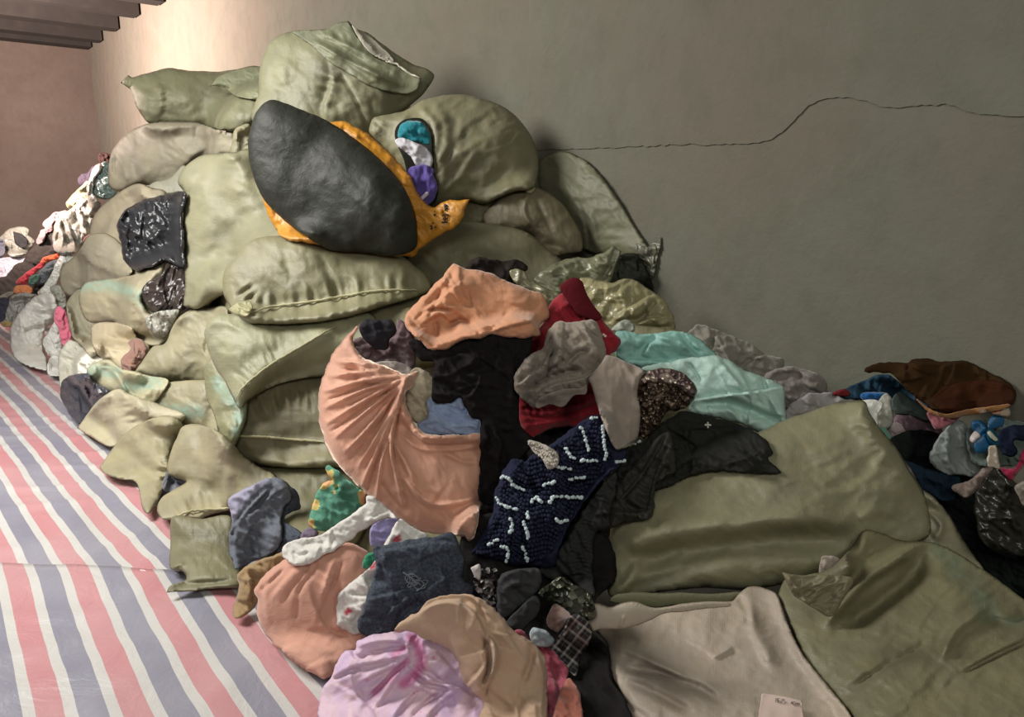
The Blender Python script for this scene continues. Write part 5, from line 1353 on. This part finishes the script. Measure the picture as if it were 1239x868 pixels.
# ================================================================== lower centre
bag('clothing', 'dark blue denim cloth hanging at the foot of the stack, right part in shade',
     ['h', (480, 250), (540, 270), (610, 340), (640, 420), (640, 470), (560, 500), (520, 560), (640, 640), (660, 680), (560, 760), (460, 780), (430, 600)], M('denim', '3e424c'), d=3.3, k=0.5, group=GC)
bag('clothing', 'blue grey denim cloth with a pale lining hanging at the foot of the stack',
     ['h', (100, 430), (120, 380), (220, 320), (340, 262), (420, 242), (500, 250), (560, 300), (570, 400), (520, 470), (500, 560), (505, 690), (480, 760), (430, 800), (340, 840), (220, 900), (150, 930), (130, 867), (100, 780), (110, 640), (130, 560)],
     M('denim', '62666f', 'a5a3b8'), d=3.28, k=0.4, group=GC, paint=[(['h', (95, 430), (115, 375), (250, 305), (400, 248), (330, 310), (220, 420), (130, 560)], 'area', 5)],
     folds=[(['h', (120, 620), (220, 500), (330, 380), (420, 300)], 4, 0.03), (['h', (230, 520), (330, 430), (400, 350), (440, 290)], 4, -0.03), (['h', (130, 680), (150, 600)], 4, -0.02)])
bag('clothing', 'mauve scrap of cloth between the denim and the white trouser leg', ['h', (640, 690), (670, 630), (720, 615), (780, 650), (740, 700), (680, 720)], M('cloth', '75697c'), d=3.1, k=0.5, group=GC)
bag('clothing', 'green floral cloth with orange and yellow blossoms, knotted at the top',
     ['h', (690, 580, 1), (710, 520), (740, 430), (765, 350), (800, 290), (850, 262), (880, 255), (840, 200), (825, 160), (860, 140), (920, 180), (975, 240), (1050, 290), (1130, 360), (1110, 450), (1060, 500), (960, 590), (880, 640), (800, 640), (740, 615)],
     M('floral', '559079', 'c5b56a', vs=9), d=3.1, k=0.5, group=GC, folds=[(['h', (915, 270), (920, 330)], 3, -0.02), (['h', (880, 260), (960, 250)], 4, -0.03), (['h', (960, 320), (1040, 325)], 3, -0.02)])
bag('clothing', 'tan sleeve lying on the tarpaulin left of the lower peach bundle',
     ['D', (700, 715), (715, 650), (735, 580), (720, 525), (780, 480), (900, 432), (960, 425), (1000, 500), (900, 600), (840, 620), (800, 690), (740, 727)], M('cloth', '9d835f'), d=2.95, k=0.6, group=GC,
     folds=[(['D', (760, 520), (800, 560), (780, 660)], 4, 0.02), (['D', (860, 560), (930, 470)], 3, -0.015)])
bag('cloth_bundle', 'smooth peach cloth bundle lying on the tarpaulin in front',
     ['L', (105, 440), (125, 410), (170, 360), (240, 305), (330, 270), (440, 240), (530, 220), (580, 225), (650, 270), (720, 330), (720, 500), (700, 640), (620, 720), (540, 770), (500, 820), (435, 860), (380, 835), (320, 800), (250, 745), (190, 690), (150, 640), (120, 560), (122, 490)],
     M('cloth', 'cd9a86'), d=2.75, cat='bundle', k=0.7, step=2.6,
     folds=[(['L', (240, 500), (280, 430), (340, 360), (370, 300)], 3, -0.014), (['L', (310, 470), (330, 420), (380, 360), (400, 300)], 3, -0.012), (['L', (470, 440), (490, 370), (520, 310)], 3, -0.016), (['L', (130, 450), (200, 390), (250, 340)], 3, -0.012), (['L', (300, 580), (310, 480)], 4, -0.008),
            (['L', (220, 740), (300, 700), (480, 730)], 5, 0.012), (['L', (190, 470), (260, 380), (320, 320)], 3, 0.012), (['L', (430, 460), (450, 380), (480, 300)], 4, 0.01)],
     noise=((0.012, 0.22), (0.004, 0.08, -60, 2.5, True)))
bag('clothing', 'lilac cloth between the white trouser leg and the dark jeans', ['L', (645, 190), (660, 140), (710, 105), (780, 105), (775, 150), (740, 230), (690, 245), (655, 235)], M('cloth', '9a94c2'), d=2.75, k=0.5, group=GC, folds=[(['L', (660, 185), (740, 185)], 3, -0.02)])
bag('clothing', 'green cloth tip under the dark jeans', ['L', (612, 330), (635, 275), (675, 270), (680, 320), (640, 345)], M('cloth', '2c8262'), d=2.62, k=0.4, group=GC)
bag('clothing', 'white cloth with red leaf marks between the peach bundle and the dark jeans',
     ['L', (497, 470), (520, 440), (560, 405), (640, 340), (690, 280), (720, 220), (760, 150), (790, 112), (850, 150), (920, 190), (860, 230), (760, 300), (720, 420), (680, 560), (620, 640), (580, 655), (545, 640), (510, 620), (495, 600)],
     M('cloth', 'd6d2cc', 'b8384c'), d=2.64, k=0.35, group=GC,
     paint=[(['L', (640, 330), (665, 335)], 2.2), (['L', (655, 340), (672, 315)], 2.2), (['L', (760, 210), (785, 190)], 2.2), (['L', (770, 215), (790, 205)], 2), (['L', (535, 545), (560, 540)], 2.2), (['L', (540, 555), (548, 530)], 2)],
     folds=[(['L', (560, 455), (600, 465), (650, 465)], 3, -0.02), (['L', (560, 600), (600, 560)], 3, -0.015)])
bag('clothing', 'white cotton trouser leg laid diagonally over the peach bundle',
     ['Z', (5, 450), (25, 415), (80, 380), (150, 365), (230, 355), (300, 315), (400, 250), (480, 190), (530, 150), (540, 110), (590, 115), (650, 170), (720, 240), (640, 250), (580, 280), (500, 330), (420, 390), (340, 440), (260, 480), (190, 525), (130, 543), (60, 530), (15, 490)],
     M('cloth', 'd9d6cf'), d=2.72, k=0.5, group=GC, folds=[(['Z', (150, 400), (220, 400), (280, 390)], 4, -0.008), (['Z', (60, 450), (120, 480), (180, 450)], 4, -0.01)], noise=((0.006, 0.05), (0.006, 0.025, 30, 1.5, True)))
jn = bag('jeans', 'dark blue jeans folded in front of the peach velvet bundle',
     ['L', (668, 245), (735, 228), (800, 215), (880, 200), (960, 190), (1030, 172), (1060, 210), (1095, 320), (1085, 390), (1140, 420), (1120, 470), (1000, 480), (950, 500), (900, 540), (860, 590), (800, 620), (720, 650), (640, 658), (600, 640), (588, 600), (615, 540), (650, 430), (675, 340)],
     M('denim', '363b46'), d=2.6, cat='jeans', k=0.45,
     folds=[(['L', (690, 260), (800, 240), (920, 220), (1040, 220)], 3, 0.014), (['L', (620, 490), (740, 460), (830, 430)], 3, 0.012), (['L', (700, 620), (740, 540), (830, 470)], 4, 0.016), (['L', (770, 620), (810, 540), (900, 490)], 5, -0.018), (['L', (900, 440), (1000, 380), (1080, 310)], 4, 0.012), (['L', (690, 240), (700, 400)], 4, -0.01)],
     noise=((0.014, 0.1), (0.007, 0.045, 30, 2, True)))
for k_ in range(5):
    sw_ = [(810 + k_ * 14 + 22 * math.sin(a_ * 1.9 + k_) + a_ * 6, 385 + k_ * 9 + 26 * math.cos(a_ * 1.3 + k_ * 2)) for a_ in np.arange(0, 7, 0.5)]
    cord('frayed_thread', ['L'] + sw_, 0.0016, M('cloth', '7a838c'), parent=jn, wob=0.0004, label='pale frayed thread', step=1.5)
# dark lower items
bag('clothing', 'dark lace with white specks beside the folded jeans', ['Q', (120, 240), (170, 180), (235, 190), (250, 300), (240, 380), (200, 360), (150, 300)], M('sequin', '1d1a1b', 'a8a4a0', vs=70), d=2.55, k=0.4, group=GC)
bag('clothing_label', 'small white care label beside the jeans', ['Q', (112, 185), (120, 175), (155, 165), (160, 225), (155, 240), (135, 228)], M('flat', 'bdb8b4'), d=2.52, cat='label', k=0.15)
bag('clothing', 'charcoal t-shirt with a round neckline below the navy knit',
     ['Q', (235, 250), (250, 215), (300, 190), (380, 180), (430, 190), (440, 240), (415, 300), (340, 360), (260, 425), (235, 380)], M('cloth', '3d3d3f'), d=2.52, k=0.4, group=GC, folds=[(['Q', (265, 220), (320, 185), (410, 190)], 3, 0.014), (['Q', (250, 290), (330, 250), (410, 250)], 5, 0.01)])
bag('clothing', 'grey textured knit strip under the charcoal t-shirt', ['Q', (275, 440), (330, 370), (400, 310), (432, 330), (425, 390), (380, 440), (340, 470)], M('knit', '3a3b3a', ws=60), d=2.48, k=0.4, group=GC)
bag('clothing', 'sheer olive black mesh garment right of the charcoal t-shirt', ['Q', (425, 300), (470, 260), (535, 222), (600, 260), (670, 310), (690, 400), (640, 420), (560, 390), (500, 350)], M('sequin', '2c2d24', '6a6c5c', vs=50), d=2.55, k=0.4, group=GC)
bag('clothing', 'brown taupe cloth tab next to the plaid', ['Q', (460, 430), (480, 370), (500, 345), (560, 380), (575, 410), (520, 480), (490, 470)], M('cloth', '7a6259'), d=2.5, k=0.3, group=GC)
bag('clothing', 'black and white plaid shirt hanging in the dark gap', ['Q', (480, 560), (530, 480), (575, 400), (620, 400), (665, 440), (660, 520), (620, 590), (600, 680), (560, 650), (510, 610)], M('plaid', '1c1a1a', 'a8a29c'), d=2.5, k=0.35, group=GC, uvang=38)
bag('clothing', 'magenta red lace cloth behind the beige sweater',
     ['Q', (310, 480), (350, 470), (400, 520), (470, 545), (520, 590), (565, 650), (560, 700), (600, 740), (620, 800), (620, 960), (400, 960), (360, 600)], M('cloth', '9c4a5a'), d=2.45, k=0.35, group=GC, folds=[(['Q', (480, 600), (500, 700), (540, 860)], 5, 0.02)])
bag('clothing', 'salmon cloth at the bottom right of the beige sweater', ['Q', (560, 690), (595, 720), (618, 780), (622, 960), (480, 960), (520, 760)], M('cloth', 'b4705f'), d=2.36, k=0.4, group=GC)
bag('clothing', 'pale blue patterned cloth peeking above the beige sweater', ['Q', (385, 490), (400, 455), (450, 465), (500, 510), (475, 545), (410, 540)], M('floral', '9aa6ac', 'b8bec0', vs=30, quiet=1), d=2.4, k=0.4, group=GC)
bag('clothing', 'pink and lilac tie-dye cloth gathered at the bottom of the photo',
     ['_', (430, 787), (432, 776), (445, 770), (477, 765), (498, 764), (530, 765), (560, 785), (590, 820), (600, 870), (600, 940), (380, 940), (386, 880), (384, 858), (388, 838), (400, 820), (408, 802), (415, 790), (423, 786)],
     M('tie', 'd8bcc6', 'c04f8c'), d=2.4, k=0.5, group=GC, step=2.2,
     paint=[(['T', (610, 370), (650, 430), (670, 520), (640, 590), (560, 660)], 7, 0.7), (['T', (380, 720), (480, 620), (580, 520)], 4, 0.6), (['T', (560, 440), (500, 480)], 5, 0.5)],
     folds=[(['T', (600, 500), (480, 560), (380, 610), (280, 660)], 3.5, 0.02), (['T', (600, 510), (500, 590), (400, 690), (330, 760)], 3.5, -0.022), (['T', (600, 520), (530, 610), (440, 740), (380, 820)], 3.5, 0.02), (['T', (560, 400), (420, 400), (290, 430)], 4, 0.02), (['T', (590, 430), (450, 450), (300, 480)], 4, -0.018),
            (['T', (600, 480), (420, 520), (240, 560), (100, 640)], 4, 0.018), (['T', (620, 370), (590, 430), (610, 490)], 3, 0.018), (['T', (640, 560), (760, 640), (900, 680), (1020, 750)], 4, 0.025), (['T', (620, 600), (700, 660), (860, 700)], 4, -0.022), (['T', (700, 660), (600, 740), (500, 867)], 4, 0.018),
            (['T', (820, 700), (700, 780), (600, 880)], 4, -0.018), (['T', (900, 700), (780, 790), (700, 880)], 4, 0.018), (['T', (700, 420), (780, 470), (880, 580)], 4, 0.015), (['T', (240, 440), (260, 490), (330, 490)], 3, -0.02)],
     noise=((0.01, 0.1), (0.007, 0.04, -35, 2.2, True)))
bag('sweater', 'beige knitted sweater rolled at the bottom centre of the photo',
     ['_', (477, 764), (481, 756), (497, 745), (506, 741), (515, 729), (535, 721), (555, 719), (575, 721), (594, 733), (609, 748), (620, 762), (640, 775), (652, 785), (660, 796), (662, 825), (663, 870), (663, 940), (560, 940), (575, 880), (585, 853), (583, 847), (572, 838), (560, 824), (553, 800), (543, 787), (531, 779), (519, 776), (507, 770), (497, 765)],
     M('knit', 'c4a68c', ws=130), d=2.3, cat='sweater', k=0.5, step=1.8, FA=1.7, FW=0.9,
     folds=[(['T', (640, 220), (740, 160), (880, 145), (980, 190), (1040, 270), (1070, 350)], 3, 0.028), (['T', (660, 190), (760, 125), (900, 115), (1010, 160), (1070, 260)], 2.5, -0.022), (['T', (1090, 350), (1140, 430), (1130, 560), (1080, 680), (1060, 780)], 3.5, 0.03), (['T', (1060, 380), (1100, 450), (1090, 560), (1040, 680)], 3, -0.028),
            (['T', (1030, 460), (1080, 440), (1100, 400)], 3, 0.015), (['T', (520, 330), (620, 340), (740, 400), (820, 440)], 3.5, 0.012), (['T', (950, 670), (1020, 600), (1060, 540)], 4, 0.018), (['M', (360, 700), (400, 600), (400, 520)], 5, -0.014), (['M', (430, 560), (460, 680), (450, 860)], 4, 0.012), (['M', (180, 500), (200, 640), (160, 800)], 4, -0.02)],
     noise=((0.012, 0.12), (0.005, 0.05, 40, 2.5, True)))
